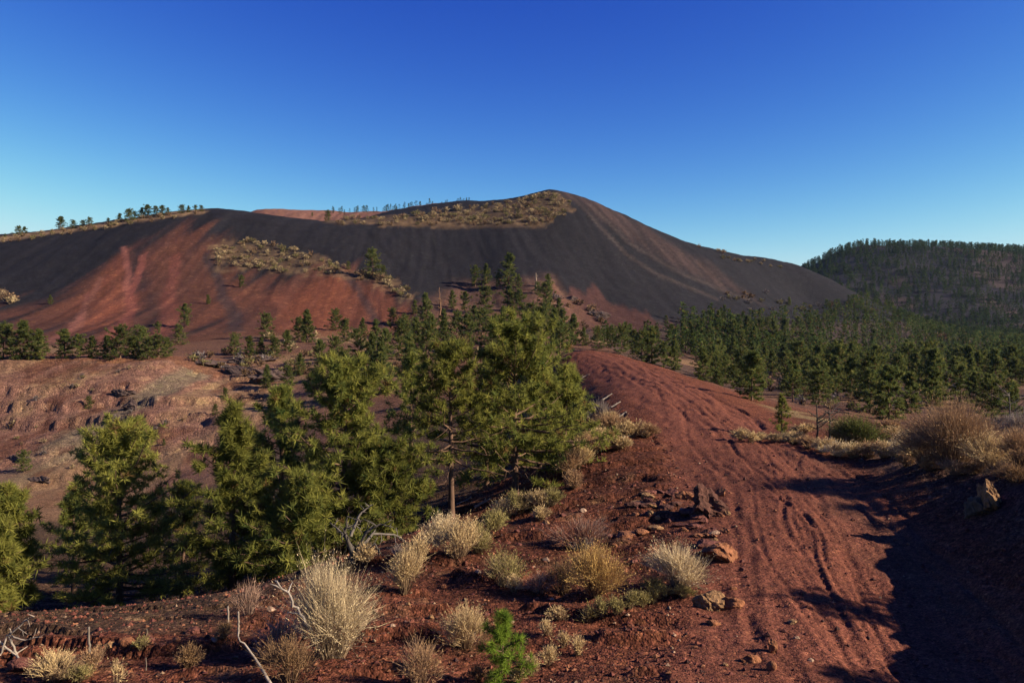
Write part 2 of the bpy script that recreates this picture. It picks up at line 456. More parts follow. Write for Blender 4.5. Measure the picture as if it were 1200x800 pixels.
# terrace face: gullies and ledges; hill slopes: long shallow chutes
px_of = GX / np.maximum(GY, 0.5) * F + 600
facem = np.exp(-((GY - 98) / 16.0) ** 2) * (GX < -20) * (GX > -130) * (np.abs(GT) < 0.9)
Z += facem * (0.40 * fbm(GX * 0.16, GY * 0.12, 5, 55, .52) - 0.12 * np.abs(fbm(GX * 0.22 + GY * 0.08, GY * 0.02, 3, 58)) + 0.35 * (sstep(0.1, 0.2, fbm(GX * .05, Z * .35, 2, 61))))
face2 = sstep(70, 84, GY) * (1 - sstep(121, 127, GY)) * (px_of < 345) * (np.abs(GT) < 0.95) * sstep(345, 300, px_of)
Z += face2 * (0.30 * fbm(GX * 0.6, GY * 0.5, 5, 56, .68) + 0.9 * fbm(GX * 0.07 + 3, GY * 0.06, 3, 57))
led = Z / 1.9 + 1.1 * fbm(GX * 0.05, GY * 0.05, 3, 59); fr = led - np.floor(led)
Z += face2 * sstep(-0.15, 0.25, fbm(GX * 0.06 + 20, GY * 0.09, 3, 63)) * 0.95 * (sstep(.38, .62, fr) - fr)
valley = sstep(30, 45, GR) * (1 - sstep(180, 240, GR))
Z += valley * (0.45 * fbm(GX * 0.09, GY * 0.09, 4, 67)) * (1 - in_track) * sstep(6, 14, dT)
hillm = sstep(175, 215, GR) * (1 - sstep(500, 600, GR))
Z += hillm * (0.9 * fbm(GX * 0.045, GY * 0.012, 3, 70) + 0.25 * fbm(GX * 0.2, GY * 0.2, 3, 71))
Z += hillm * (GX < 160) * 0.5 * np.abs(fbm(GX * 0.22 + GY * .03, GY * 0.02, 3, 74)) * -1
Z += sstep(450, 550, GR) * (1 - sstep(1500, 2500, GR)) * 3.0 * fbm(GX * 0.02, GY * 0.02, 3, 72)

# --- colour zones of the ground itself (linear values of dry cinder)
c_red = np.array([.118, .040, .024]); c_redd = np.array([.074, .026, .016]); c_track = np.array([.132, .046, .031])
c_black = np.array([.0118, .0107, .0130]); c_brown = np.array([.115, .058, .040]); c_tan = np.array([.24, .15, .085]); c_pink = np.array([.17, .070, .048])
c_grey = np.array([.17, .15, .10]); c_straw = np.array([.25, .175, .09])
def mix(C, c, m): m = np.clip(m, 0, 1)[..., None]; return C * (1 - m) + c * m
nz1 = fbm(GX * 0.25, GY * 0.25, 4, 101); nz2 = fbm(GX * 0.06, GY * 0.06, 4, 103); nz3 = fbm(GX * 1.4, GY * 1.4, 3, 104)
C = np.zeros(GX.shape + (3,)) + c_redd
C = mix(C, c_red, sstep(-0.25, 0.45, nz1) * 0.75)
C = mix(C, c_tan * 0.55, sstep(0.25, 0.6, nz3) * 0.30)
# plain and valley floor
C = mix(C, c_brown, sstep(45, 75, GR) * 0.9)
C = mix(C, c_tan * 0.8, sstep(60, 90, GR) * sstep(0.05, 0.45, nz2) * 0.75)
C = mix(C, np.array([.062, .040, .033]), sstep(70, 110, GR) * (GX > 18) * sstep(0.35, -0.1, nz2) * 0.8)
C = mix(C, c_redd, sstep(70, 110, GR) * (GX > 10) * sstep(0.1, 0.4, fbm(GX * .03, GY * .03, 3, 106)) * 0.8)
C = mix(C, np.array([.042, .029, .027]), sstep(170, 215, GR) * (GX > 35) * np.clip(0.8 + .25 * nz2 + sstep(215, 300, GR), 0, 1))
# track and the bare red crest of the ridge
bare = (1 - sstep(0, 3.0, dT - TRACK_W - 3.0 * sstep(35, 60, GR) + 1.2 * nz1)) * sstep(24, 36, GR)
C = mix(C, c_red * 1.05, bare)
C = mix(C, c_track, in_track * (0.75 + 0.25 * sstep(-.5, .5, nz1)))
C = mix(C, c_brown * 0.75, in_track * sstep(0.0, 0.5, fbm(GX * .5, GY * .12, 3, 107)) * sstep(0.3, 0.9, oT) * (GR < 30) * 0.55)
# grey cinder bank and the straw litter behind it
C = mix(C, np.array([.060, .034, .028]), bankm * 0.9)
littr = sstep(4.5, 6.5, oT) * near * (GY > 20) * (GY < 48) * (GX > 8)
C = mix(C, c_straw * 0.75, littr * sstep(-0.3, 0.3, nz1))
# gully floor under the pines
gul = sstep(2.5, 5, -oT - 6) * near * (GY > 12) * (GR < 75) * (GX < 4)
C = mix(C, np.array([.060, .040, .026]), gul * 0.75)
# terrace
terr = sstep(62, 80, GY) * (1 - sstep(125, 140, GY)) * (GX < 0.0) * sstep(-8, -30, GX)
C = mix(C, np.array([.162, .083, .060]), terr)
C = mix(C, c_tan * 0.8, terr * sstep(0.12, 0.4, fbm(GX * .11, Z * .2, 4, 111)) * 0.7)
C = mix(C, c_grey * 0.75, terr * sstep(0.2, 0.5, fbm(GX * .08 + 7, Z * .12, 4, 113)) * 0.6)
C = mix(C, c_redd, terr * sstep(0.15, 0.4, fbm(GX * .3, Z * .8, 3, 115)) * 0.6)
topm = (GY > 117.5) * (GY < 131) * (GX < -44) * (GR < 200)
C = mix(C, c_red * np.array([1.15, 1.5, 1.5]), topm * 0.85)

# cinder hill: a foot line in plan, then black cinder with red fans, described over (X, height)
FOOT = np.array([(-300, 160), (0, 160), (200, 168), (300, 178), (450, 188), (560, 215), (700, 212), (850, 255), (940, 315), (1000, 355), (1060, 395)], float)
footY = np.interp(px_of, FOOT[:, 0], FOOT[:, 1])
hill = sstep(-6, 14, GY - footY) * (np.abs(GT) < 1.0) * (px_of < 1090) * (GR < 620) * (GY > 100)
back_hill = ((px_of > 895) & (GY > 470)) | ((px_of >= 1090) & (GY > 430))
hill = hill * (~back_hill)
C = mix(C, c_black, hill)
def poly_mask(pts, soft, wob=0.0, seed=0, fx=.05, fz=.05):
    w = poly_world(pts)[:, [0, 2]]
    r0, r1 = w.min(0) - 3 * soft - 5, w.max(0) + 3 * soft + 5
    sel = (hill > 0.01) & (GX > r0[0]) & (GX < r1[0]) & (Z > r0[1]) & (Z < r1[1]) & (GY < 430)
    x, z = GX[sel], Z[sel]
    inside = np.zeros(x.shape, bool); dmin = np.full(x.shape, 1e9)
    for (ax, az), (bx, bz) in zip(w, np.roll(w, -1, 0)):
        cr = ((az > z) != (bz > z)) & (x < (bx - ax) * (z - az) / (bz - az + 1e-12) + ax); inside ^= cr
        L2 = (bx - ax) ** 2 + (bz - az) ** 2 + 1e-9
        t = np.clip(((x - ax) * (bx - ax) + (z - az) * (bz - az)) / L2, 0, 1)
        dmin = np.minimum(dmin, np.hypot(x - ax - t * (bx - ax), z - az - t * (bz - az)))
    sd = np.where(inside, dmin, -dmin) + wob * fbm(x * fx, z * fz, 4, seed)
    m = np.zeros(GX.shape); m[sel] = sstep(-soft, soft, sd)
    return m
chute = fbm(GX * 0.16 + Z * 0.05, Z * 0.018, 4, 131)
chute2 = fbm(GX * 0.5 + Z * 0.16, Z * 0.03, 3, 133)
red1 = poly_mask([(140, 290), (215, 262), (250, 272), (290, 330), (330, 322), (400, 318), (470, 345), (490, 356), (480, 392), (430, 402), (-60, 405), (-60, 372), (60, 352)], 4.0, 11.0, 1, .22, .03)
C = mix(C, np.array([.076, .030, .020]), red1 * (0.80 + 0.45 * chute))
red1b = poly_mask([(130, 310), (165, 280), (150, 330), (140, 400), (60, 400), (80, 370)], 3.0, 5.0, 2, .2, .03)
C = mix(C, np.array([.14, .046, .027]), red1b * (0.6 + 0.4 * chute2))
red1c = poly_mask([(300, 350), (400, 322), (486, 356), (478, 392), (380, 402), (300, 400)], 3.0, 4.0, 12, .1, .05)
C = mix(C, np.array([.128, .041, .023]), red1c * (0.55 + 0.5 * chute))
dark1 = poly_mask([(205, 250), (232, 250), (165, 296), (160, 340), (185, 400), (150, 400), (150, 290)], 2.2, 3.0, 3, .2, .03)
C = mix(C, c_black * 1.15, dark1 * 0.7)
red2 = poly_mask([(645, 338), (700, 345), (760, 372), (800, 395), (770, 402), (640, 400), (620, 370)], 1.6, 6.0, 4, .25, .1)
C = mix(C, np.array([.048, .021, .018]), red2 * 0.8)
red3 = poly_mask([(655, 224), (700, 236), (760, 268), (860, 330), (900, 360), (800, 320), (720, 268), (690, 246)], 4.0, 4.0, 5, .15, .06)
C = mix(C, np.array([.042, .026, .024]), red3 * (0.6 + 0.5 * chute2))
for ln, lc, lw in ([(222, 252), (190, 275), (158, 296), (154, 330)], c_black * 1.1, 1.6), ([(385, 308), (412, 330), (445, 384)], c_black * 1.6, .9), ([(425, 262), (455, 300), (480, 322)], c_black * .55, .7), ([(168, 300), (150, 345), (128, 398)], np.array([.17, .055, .042]), .9), \
        ([(118, 328), (90, 365), (60, 400)], np.array([.14, .06, .045]), .6), ([(100, 345), (76, 385), (70, 400)], np.array([.13, .05, .04]), .5), ([(205, 300), (196, 350), (190, 395)], np.array([.12, .04, .03]), 1.2), ([(240, 300), (262, 350), (275, 392)], c_black * 1.7, .9), ([(145, 290), (150, 315), (146, 340)], np.array([.19, .07, .055]), .7):
    w = poly_world(ln)
    sel = (hill > .5) & (GX > w[:, 0].min() - 6) & (GX < w[:, 0].max() + 6) & (GY < 430)
    d_, _, _ = dist_polyline(GX[sel], Z[sel], w[:, [0, 2]])
    mm = np.zeros(GX.shape); mm[sel] = 1 - sstep(lw * .4, lw * 1.5, d_ + 0.5 * lw * nz3[sel])
    C = mix(C, lc, mm * 0.6)
for ln in ([(690, 240), (735, 285), (800, 322), (880, 352)], [(672, 232), (705, 268), (735, 300), (770, 322), (840, 350)]):
    w = poly_world(ln)
    sel = (hill > .5) & (GX > w[:, 0].min() - 5) & (GX < w[:, 0].max() + 5) & (GY < 430)
    d_, _, _ = dist_polyline(GX[sel], Z[sel], w[:, [0, 2]])
    mm = np.zeros(GX.shape); mm[sel] = 1 - sstep(0.4, 1.5, d_ + 0.5 * nz3[sel])
    C = mix(C, np.array([.055, .040, .036]), mm * 0.42)
tan1 = poly_mask([(250, 290), (300, 282), (350, 296), (395, 312), (470, 335), (480, 348), (420, 330), (380, 322), (300, 318), (255, 312)], 0.8, 5.0, 6, .3, .3)
C = mix(C, c_tan * 0.55, tan1 * (0.45 + 0.6 * nz1))
tan2 = poly_mask([(430, 262), (520, 250), (600, 236), (645, 225), (668, 236), (672, 248), (640, 262), (560, 263), (480, 264)], 0.7, 4.0, 7, .3, .4)
C = mix(C, c_tan * 0.42, tan2 * (0.6 + 0.5 * nz1))
tan3 = poly_mask([(-60, 283), (0, 276), (120, 262), (235, 245), (240, 250), (180, 258), (100, 270), (0, 282), (-60, 292)], 1.2, 1.5, 8, .2, .2)
C = mix(C, c_tan * 0.8, tan3 * 0.8)
tan4 = poly_mask([(380, 256), (440, 254), (520, 262), (640, 262), (640, 268), (380, 263)], 1.0, 1.5, 9, .2, .2)
C = mix(C, c_tan * 0.45, tan4 * 0.5)
bench = poly_mask([(490, 360), (540, 332), (650, 330), (690, 372), (680, 400), (480, 400)], 4.0, 4.0, 10, .1, .1)
C = mix(C, c_brown * 0.9, bench * (0.6 + 0.5 * nz1))
rim = hill * (GY > 440) * (GX < -15)
C = mix(C, np.array([.16, .075, .055]), rim * 0.8)
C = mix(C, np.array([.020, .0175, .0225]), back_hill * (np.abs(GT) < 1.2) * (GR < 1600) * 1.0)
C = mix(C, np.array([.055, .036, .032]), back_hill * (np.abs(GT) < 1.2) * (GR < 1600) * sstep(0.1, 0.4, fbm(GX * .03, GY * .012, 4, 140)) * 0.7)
C = C * (1 + (hill > .3)[..., None] * (.30 * chute2 + .22 * fbm(GX * .9, GY * .9, 3, 150))[..., None])
C = np.clip(C, 0.004, 0.6)

# --- split the one sheet into named pieces of ground
zone = np.zeros((nT - 1, nR - 1), int)
ci = lambda a: (a[:-1, :-1] + a[1:, :-1] + a[:-1, 1:] + a[1:, 1:]) * 0.25
zone[ci(in_track) > 0.5] = 1
zone[ci(hill * 1.0) > 0.5] = 2
bh = ci(back_hill * 1.0) > 0.5
zone[bh & (np.abs(ci(GT)) < 0.9) & (ci(GR) < 1300)] = 3
zone[(ci(GY) > 84) & (ci(GY) < 132) & (ci(px_of) < 330) & (np.abs(ci(GT)) < 0.95) & (zone == 0)] = 4
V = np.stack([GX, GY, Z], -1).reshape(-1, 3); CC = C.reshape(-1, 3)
ii, jj = np.meshgrid(np.arange(nT - 1), np.arange(nR - 1), indexing='ij')
quad = np.stack([ii * nR + jj, ii * nR + jj + 1, (ii + 1) * nR + jj + 1, (ii + 1) * nR + jj], -1)
for k, (nm, mat, lab) in enumerate([("ground", M_GROUND, "dark red cinder ground of the ridge, gully and plain"),
                                    ("dirt_track", M_TRACK, "rutted red cinder track running over the ridge"),
                                    ("cinder_hill", M_HILL, "bare black cinder hill with red fans down its face"),
                                    ("wooded_hill", M_HILL, "low dark hill covered with pines"),
                                    ("terrace_slope", M_TERRACE, "eroded pinkish terrace slope below the cinder hill")]):
    q = quad[zone == k].reshape(-1, 4)
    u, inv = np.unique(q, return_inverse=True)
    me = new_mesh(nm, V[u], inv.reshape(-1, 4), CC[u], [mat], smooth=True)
    tag(link(nm, me), label=lab, kind="structure")

def ground(X, Y): return on_grid(np.asarray(X, float), np.asarray(Y, float), Z)
def at(px, Y):
    X = (px - 600) / F * Y
    return np.array([X, Y, float(ground(np.array([X]), np.array([Y]))[0])])
def normal(X, Y, e=0.3):
    gx = (ground(X + e, Y) - ground(X - e, Y)) / (2 * e); gy = (ground(X, Y + e) - ground(X, Y - e)) / (2 * e)
    n = np.stack([-gx, -gy, np.ones_like(gx)], -1); return unit(n)
# ------------------------------------------------------------------ pines
def needle_cols(r, n, warm):
    a = np.array([.058, .088, .026]); b = np.array([.215, .212, .050])
    t = np.clip(r.normal(warm, 0.28, n), 0, 1.15)[:, None]
    c = a + (b - a) * t
    dry = r.random(n) < 0.025
    c[dry] = np.array([.16, .10, .04])
    return c

def make_pine(seed, H=6.0, R=1.8, base=0.18, nbr=70, twigs=5, tuft=0.2, nneed=24, blade=0.009, warm=0.45,
              lean=0.03, bare=0.0, rough=0.3, tr=0.11, prof_pow=0.8, sides=8, gapy=0.35, tint=(1, 1, 1)):
    """returns (trunk geo, crown geo): tapered trunk with limbs; needle tufts spread along twigs"""
    r = np.random.default_rng(seed)
    tg, cg = Geo(), Geo()
    k = 11
    s = np.linspace(0, 1, k)
    wob = np.cumsum(r.normal(0, lean * H / k, (k, 2)), 0) * s[:, None]
    tp = np.stack([wob[:, 0], wob[:, 1], s * H * 0.985 - 0.12], 1)
    rad = tr * (1 - 0.93 * s) + 0.012; rad[0] *= 1.35
    bark = np.array([.105, .062, .042])
    add_tube(tg, tp, rad, bark, sides)
    gold = 2.39996
    phase = r.uniform(0, 6.28)
    lobes = r.uniform(0, 6.28, 3)
    cen, dr = [], []
    for i in range(nbr):
        u = base + (0.985 - base) * ((i + r.uniform(0, .9)) / nbr) ** 0.92
        az = phase + i * gold + r.normal(0, .35)
        q = (u - base) / (1 - base)
        prof = (min(1.0, (q + 0.10) / 0.28)) ** 0.7 * (1 - q) ** prof_pow + 0.06
        prof *= 1 + rough * (0.6 * math.sin(2 * az + lobes[0] + 5 * u) + 0.5 * math.sin(3 * az + lobes[1] - 9 * u))
        L = R * max(prof, 0.05) * r.uniform(.72, 1.15)
        if r.random() < gapy * 0.4: L *= 0.55
        el = math.radians(-14 + 62 * q + r.normal(0, 8))
        p0 = np.array([np.interp(u, s, tp[:, j]) for j in range(3)])
        d0 = np.array([math.cos(az) * math.cos(el), math.sin(az) * math.cos(el), math.sin(el)])
        t = np.linspace(0, 1, 5)[:, None]
        bp = p0 + d0 * L * t + np.array([0, 0, 1]) * (0.20 * L * t ** 2.2 - 0.05 * L * t) + r.normal(0, .03 * L, (5, 3)) * t
        br = np.linspace(max(0.010, 0.020 * L), 0.006, 5)
        dead = r.random() < bare and q < 0.35
        add_tube(tg, bp, br, bark * (1.4 if dead else 1.0), 4, closed=False)
        if dead:
            for _ in range(3):
                a0 = bp[r.integers(2, 5)]; dd = unit(d0 + r.normal(0, .7, 3)) * L * .3
                add_tube(tg, [a0, a0 + dd * .5 + r.normal(0, .02, 3), a0 + dd], [.008, .006, .003], bark * 2.1, 3, closed=False)
            continue
        # twigs
        for j in range(twigs):
            f = r.uniform(.18, 1.0) if j else 1.0
            a0 = np.array([np.interp(f, t[:, 0], bp[:, m]) for m in range(3)])
            sd = unit(np.cross(d0, [0, 0, 1])) * r.choice([-1, 1])
            td = unit(d0 * .75 + sd * r.uniform(.2, 1.0) + np.array([0, 0, r.uniform(-.15, .65)]))
            tl = L * r.uniform(.14, .34) * (1.15 - .5 * f) + tuft * .4
            if j == 0: td = unit(bp[4] - bp[3]); tl = tuft * .3
            add_tube(tg, [a0, a0 + td * tl], [.009, .005], bark * 1.1, 3, closed=False)
            nt_ = 1 if j == 0 else 3
            for m in range(nt_):
                c = a0 + td * tl * (1 - .38 * m) + r.normal(0, tuft * .18, 3)
                cen.append(c); dr.append(unit(td + np.array([0, 0, .45]) + r.normal(0, .3, 3)))
    cen = np.array(cen); dr = np.array(dr); n = len(cen)
    tcol = needle_cols(r, n, warm) * np.array(tint)
    size = tuft * r.uniform(.75, 1.2, n)
    N = n * nneed
    base_p = np.repeat(cen, nneed, 0) - np.repeat(dr * size[:, None] * .35, nneed, 0)
    dv = unit(np.repeat(dr, nneed, 0) * 0.55 + unit(r.normal(size=(N, 3))))
    ln = np.repeat(size, nneed) * r.uniform(.65, 1.1, N)
    b0 = base_p + dv * (ln * r.uniform(0.0, .25, N))[:, None]
    cols = np.repeat(tcol, nneed, 0) * r.uniform(.8, 1.2, (N, 1))
    add_blades(cg, b0, base_p + dv * ln[:, None], blade * r.uniform(.8, 1.3, N), cols, r)
    return tg, cg

def pine_meshes(tag_, **kw):
    t, c = make_pine(**kw)
    return t.mesh("trunk_" + tag_, [M_BARK], smooth=True), c.mesh("crown_" + tag_, [M_NEEDLE])

def place_pine(name, tm, cm, loc, rotz, scale, label, group=None, cat="pine"):
    e = link(name, None, loc=loc, rotz=rotz, scale=scale)
    e.empty_display_size = 0.3
    link("trunk", tm, parent=e); link("crown", cm, parent=e)
    return tag(e, label, cat, group)

def single_pine(tm_cm, tag_):
    (tv, tf, tc), (cv_, cf, cc) = tm_cm[0].arrays(), tm_cm[1].arrays()
    return new_mesh(tag_, np.vstack([tv, cv_]), np.vstack([tf, cf + len(tv)]), np.vstack([tc, cc]), [M_BARK, M_NEEDLE], np.r_[np.zeros(len(tf)), np.ones(len(cf))])

# the pines that stand along the edge of the ridge and in the gully: column, metres ahead, row of the top, crown half width px, settings, label
NEAR = [
 (140, 26.0, 496, 90, dict(base=.10, nbr=104, warm=.80, rough=.22, prof_pow=.62, twigs=6), "broad sunlit yellow-green pine in the gully in front of the eroded pink slope"),
 (272, 22.3, 470, 62, dict(base=.12, nbr=80, warm=.62, rough=.30, prof_pow=.95), "tall narrow dark pine standing beside the broad yellow-green pine"),
 (8, 23.0, 566, 46, dict(base=.04, nbr=74, warm=.60, rough=.15, prof_pow=.7), "dense rounded young pine above the bleached dead branches"),
 (-22, 21.0, 600, 46, dict(base=.03, nbr=70, warm=.80, rough=.15, prof_pow=.6), "low bright green pine cut off by the edge of the view"),
 (86, 33.0, 575, 40, dict(base=.26, nbr=44, warm=.35, rough=.35, prof_pow=.8, bare=.4), "thin pine with a bare pale lower trunk in the shaded gully"),
 (214, 31.0, 562, 44, dict(base=.10, nbr=56, warm=.62, rough=.3, prof_pow=.8), "short olive pine between the broad pine and the tall dark one"),
 (330, 27.5, 446, 58, dict(base=.12, nbr=74, warm=.42, rough=.32, prof_pow=.85), "slender pine rising between the tall dark pine and the wide central pine"),
 (404, 24.5, 418, 88, dict(base=.10, nbr=96, warm=.52, rough=.30, prof_pow=.62, twigs=6), "wide full-crowned pine above the gnarled dead juniper"),
 (352, 22.0, 560, 60, dict(base=.05, nbr=64, warm=.50, rough=.25, prof_pow=.6), "low bushy pine in front of the slender pine"),
 (454, 24.0, 520, 58, dict(base=.06, nbr=66, warm=.46, rough=.3, prof_pow=.65), "low bushy pine between the wide pine and the bare-trunked pine"),
 (529, 25.5, 402, 66, dict(base=.33, nbr=62, warm=.66, rough=.38, prof_pow=.55, bare=.65, tr=.105, gapy=.7), "open pine with a bare red-brown trunk and dead lower limbs"),
 (604, 27.0, 381, 84, dict(base=.16, nbr=98, warm=.50, rough=.36, prof_pow=.55, bare=.12, twigs=6, gapy=.6), "tallest bushy pine on the ridge edge with dead twigs showing in its crown"),
 (662, 29.5, 432, 40, dict(base=.10, nbr=56, warm=.58, rough=.3, prof_pow=.6), "young pine leaning out beside the red ridge crest"),
 (632, 31.0, 404, 46, dict(base=.10, nbr=62, warm=.45, rough=.3, prof_pow=.7), "shorter pine partly hidden behind the tallest bushy pine"),
 (570, 34.0, 420, 44, dict(base=.14, nbr=56, warm=.40, rough=.3, prof_pow=.7), "dark pine showing between the bare-trunked pine and the tallest pine"),
 (482, 36.0, 410, 42, dict(base=.12, nbr=56, warm=.38, rough=.3, prof_pow=.8), "dark pine rising behind the bare-trunked pine"),
 (300, 36.0, 520, 44, dict(base=.08, nbr=52, warm=.45, rough=.3, prof_pow=.7), "half-hidden pine deep in the gully behind the tall dark pine"),
]
for i, (px, Y, top, hw, kw, lab) in enumerate(NEAR):
    p = at(px, Y)
    H = (HOR - top) / F * Y - p[2]
    R = hw / F * Y * 1.22
    kw = dict(kw); kw.setdefault('tr', 0.016 * H + 0.02); kw['twigs'] = kw.get('twigs', 5) + 1; kw['warm'] = kw.get('warm', .5) + .22; kw.setdefault('gapy', .8)
    tm, cm = pine_meshes("n%d" % i, seed=200 + i, H=H, R=R, tuft=0.26, nneed=24 if Y < 28 else 18, blade=.014, **kw)
    place_pine("pine_tree", tm, cm, p, 0.0, 1.0, lab, "pines along the ridge edge and in the gully")

# middle-distance stock, about 6 m tall at scale 1
MID = []
for i, kw in enumerate([dict(R=2.4, base=.06, prof_pow=.5), dict(R=2.0, base=.07, prof_pow=.7), dict(R=2.7, base=.10, prof_pow=.42, rough=.4),
                        dict(R=2.1, base=.16, prof_pow=.6, rough=.45, bare=.3), dict(R=1.9, base=.05, prof_pow=.75), dict(R=2.5, base=.05, prof_pow=.42)]):
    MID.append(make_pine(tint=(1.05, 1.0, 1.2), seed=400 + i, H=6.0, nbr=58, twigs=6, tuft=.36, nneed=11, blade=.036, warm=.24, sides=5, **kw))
MIDM = [(t.mesh("trunk_m%d" % i, [M_BARK], True), c.mesh("crown_m%d" % i, [M_NEEDLE])) for i, (t, c) in enumerate(MID)]
MIDS = [single_pine(m, "pine_m%d" % i) for i, m in enumerate(MID)]
LOW = [make_pine(seed=500 + i, H=6.0, R=R, base=.06, nbr=15, twigs=2, tuft=.66, nneed=3, blade=.16, warm=.02, sides=4, prof_pow=pp) for i, (R, pp) in enumerate([(1.6, .8), (1.35, 1.0), (1.8, .6), (1.5, .7)])]

r5 = np.random.default_rng(55)
npine = 0
SHAPES = ["bushy", "conical", "spreading", "open-crowned", "slender", "round-headed"]
def vary(label, h, k):
    return ("tall " if h > 7.0 else "short " if h < 5.0 else "middling ") + SHAPES[k] + " " + label
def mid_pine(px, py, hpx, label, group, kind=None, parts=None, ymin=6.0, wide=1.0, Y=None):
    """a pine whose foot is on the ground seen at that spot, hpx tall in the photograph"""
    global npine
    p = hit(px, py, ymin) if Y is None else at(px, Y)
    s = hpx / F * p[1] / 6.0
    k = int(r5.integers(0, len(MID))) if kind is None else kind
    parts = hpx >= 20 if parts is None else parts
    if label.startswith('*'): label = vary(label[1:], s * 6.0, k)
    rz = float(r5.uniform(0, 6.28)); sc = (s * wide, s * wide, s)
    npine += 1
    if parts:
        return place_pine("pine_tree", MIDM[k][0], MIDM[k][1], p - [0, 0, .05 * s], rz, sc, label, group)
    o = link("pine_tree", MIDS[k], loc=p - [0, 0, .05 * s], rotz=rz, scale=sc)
    return tag(o, label, "pine", group)

# terrace top row
G = "pines in a row on the terrace below the cinder hill"
for px, py, h, w in [(4, 421, 40, 1), (28, 422, 46, 1.1), (46, 421, 36, 1), (76, 420, 34, 1.1), (92, 420, 28, 1.1), (108, 420, 26, 1), (126, 420, 27, 1.1), (141, 421, 36, 1), (156, 420, 26, 1.1),
                     (166, 417, 34, .9), (174, 420, 24, 1), (186, 419, 26, 1), (196, 417, 22, 1.1)]:
    mid_pine(px, py, h, "*pine in the row on the flat red terrace top", G, wide=w * 1.25)
G2 = "scattered pines at the foot of the cinder hill"
for px, py, h, lab in [
    (210, 404, 23, "small pine just above the terrace row"), (217, 383, 27, "upright pine alone on red cinder above the terrace row"), (185, 392, 15, "round bushy pine on red cinder above the terrace row"),
    (283, 338, 15, "tiny lone pine casting a shadow high on the red fan"), (244, 357, 11, "tiny pine on the red fan beside a pale shrub"), (59, 357, 11, "tiny round pine alone on the red slope"),
    (360, 401, 38, "tall pine at the foot of the red fan, in a clump of two"), (350, 399, 26, "shorter pine of the clump of two at the foot of the red fan"), (393, 388, 24, "pine standing on bare red cinder beside the clump"),
    (404, 400, 26, "pine at the lower corner of the red fan"), (312, 396, 28, "pine with a long shadow at the foot of the red fan"), (275, 416, 24, "pine at the end of the terrace above the lava outcrop"),
    (293, 421, 27, "bushy pine above the lava outcrop"), (306, 419, 24, "pine beside the bushy pine above the lava outcrop"), (322, 421, 25, "pine at the far end of the lava outcrop"), (336, 414, 27, "slim pine above the lava outcrop"),
    (313, 455, 27, "narrow pine standing below the lava outcrop"), (264, 470, 14, "small round bush pine on the pink slope"), (252, 486, 12, "tiny round bush pine with a dark shadow on the pink slope"), (104, 480, 14, "little pine alone on the pale eroded slope"),
    (166, 530, 34, "thin sparse pine on the eroded pink slope above the broad pine"), (28, 553, 24, "small dark pine on the lower eroded slope"), (192, 522, 8, "tiny bush pine low on the pink slope"),
    (437, 325, 32, "tall solitary pine on the tan shelf high on the hill"), (449, 327, 14, "small pine under the tall solitary pine"), (408, 316, 9, "tiny pine on the tan shelf"),
    (499, 381, 38, "pine beside the dead snag below the black slope"), (557, 336, 25, "pine on the knoll, first of three"), (570, 333, 24, "pine on the knoll, middle of three"), (596, 336, 39, "tallest pine on the knoll below the black slope"),
    (584, 338, 18, "small pine at the foot of the tallest knoll pine"), (608, 338, 16, "little pine below the tallest knoll pine"), (642, 338, 17, "pine at the far end of the knoll"), (530, 362, 21, "pine below the knoll beside the snag"), (545, 366, 24, "leafy pine on the near side of the knoll"),
    (569, 368, 32, "pine on the front of the knoll"), (597, 371, 36, "slim pine on the front of the knoll"), (609, 371, 32, "pine close beside the slim knoll pine"), (640, 366, 34, "pine on the knoll near the red slope"), (655, 372, 22, "pine on the rocky end of the knoll"),
    (630, 345, 14, "tiny pine among rocks on the knoll")]:
    mid_pine(px, py, h, lab, G2)
# valley behind the near pines
G3 = "pines in the valley behind the ridge-edge pines"
for px, py, h in [(375, 432, 34), (352, 440, 26), (392, 425, 30), (420, 420, 34), (402, 455, 44), (436, 440, 50), (452, 425, 40), (470, 420, 44), (446, 462, 62), (488, 412, 40), (480, 440, 48), (505, 405, 36), (520, 415, 40), (500, 430, 50),
                  (535, 400, 34), (548, 412, 44), (565, 402, 38), (580, 410, 40), (600, 402, 36), (618, 408, 42), (634, 400, 40), (650, 405, 44), (640, 385, 30), (660, 392, 30), (622, 388, 32), (590, 388, 30), (556, 386, 28), (520, 390, 28), (475, 396, 26), (440, 402, 28),
                  (425, 392, 20), (460, 380, 18), (486, 368, 16), (672, 404, 36), (656, 425, 46), (412, 470, 50), (368, 470, 36), (338, 455, 26)]:
    mid_pine(px, py, h, "*pine in the crowded valley between the ridge and the cinder hill", G3, ymin=60)
# behind the ridge crest and along the foot of the hill
G4 = "pines along the foot of the hill beyond the ridge crest"
for px, py, h in [(684, 405, 22), (700, 410, 26), (716, 408, 24), (728, 414, 32), (744, 416, 30), (752, 424, 36), (764, 426, 44), (778, 432, 32), (790, 434, 36), (712, 396, 16), (738, 398, 18), (756, 394, 14), (800, 405, 18), (770, 400, 18), (786, 396, 16), (810, 400, 22), (822, 392, 18),
                  (842, 388, 24), (858, 390, 22), (860, 400, 26), (876, 396, 26), (890, 392, 18), (900, 388, 16), (832, 404, 20), (884, 410, 28), (868, 414, 26), (906, 402, 26), (920, 396, 22), (935, 392, 20), (846, 376, 12), (925, 358, 10), (890, 372, 10), (950, 384, 16), (965, 380, 14)]:
    mid_pine(px, py, h, "*pine at the foot of the black slope beyond the red crest", G4, ymin=95)
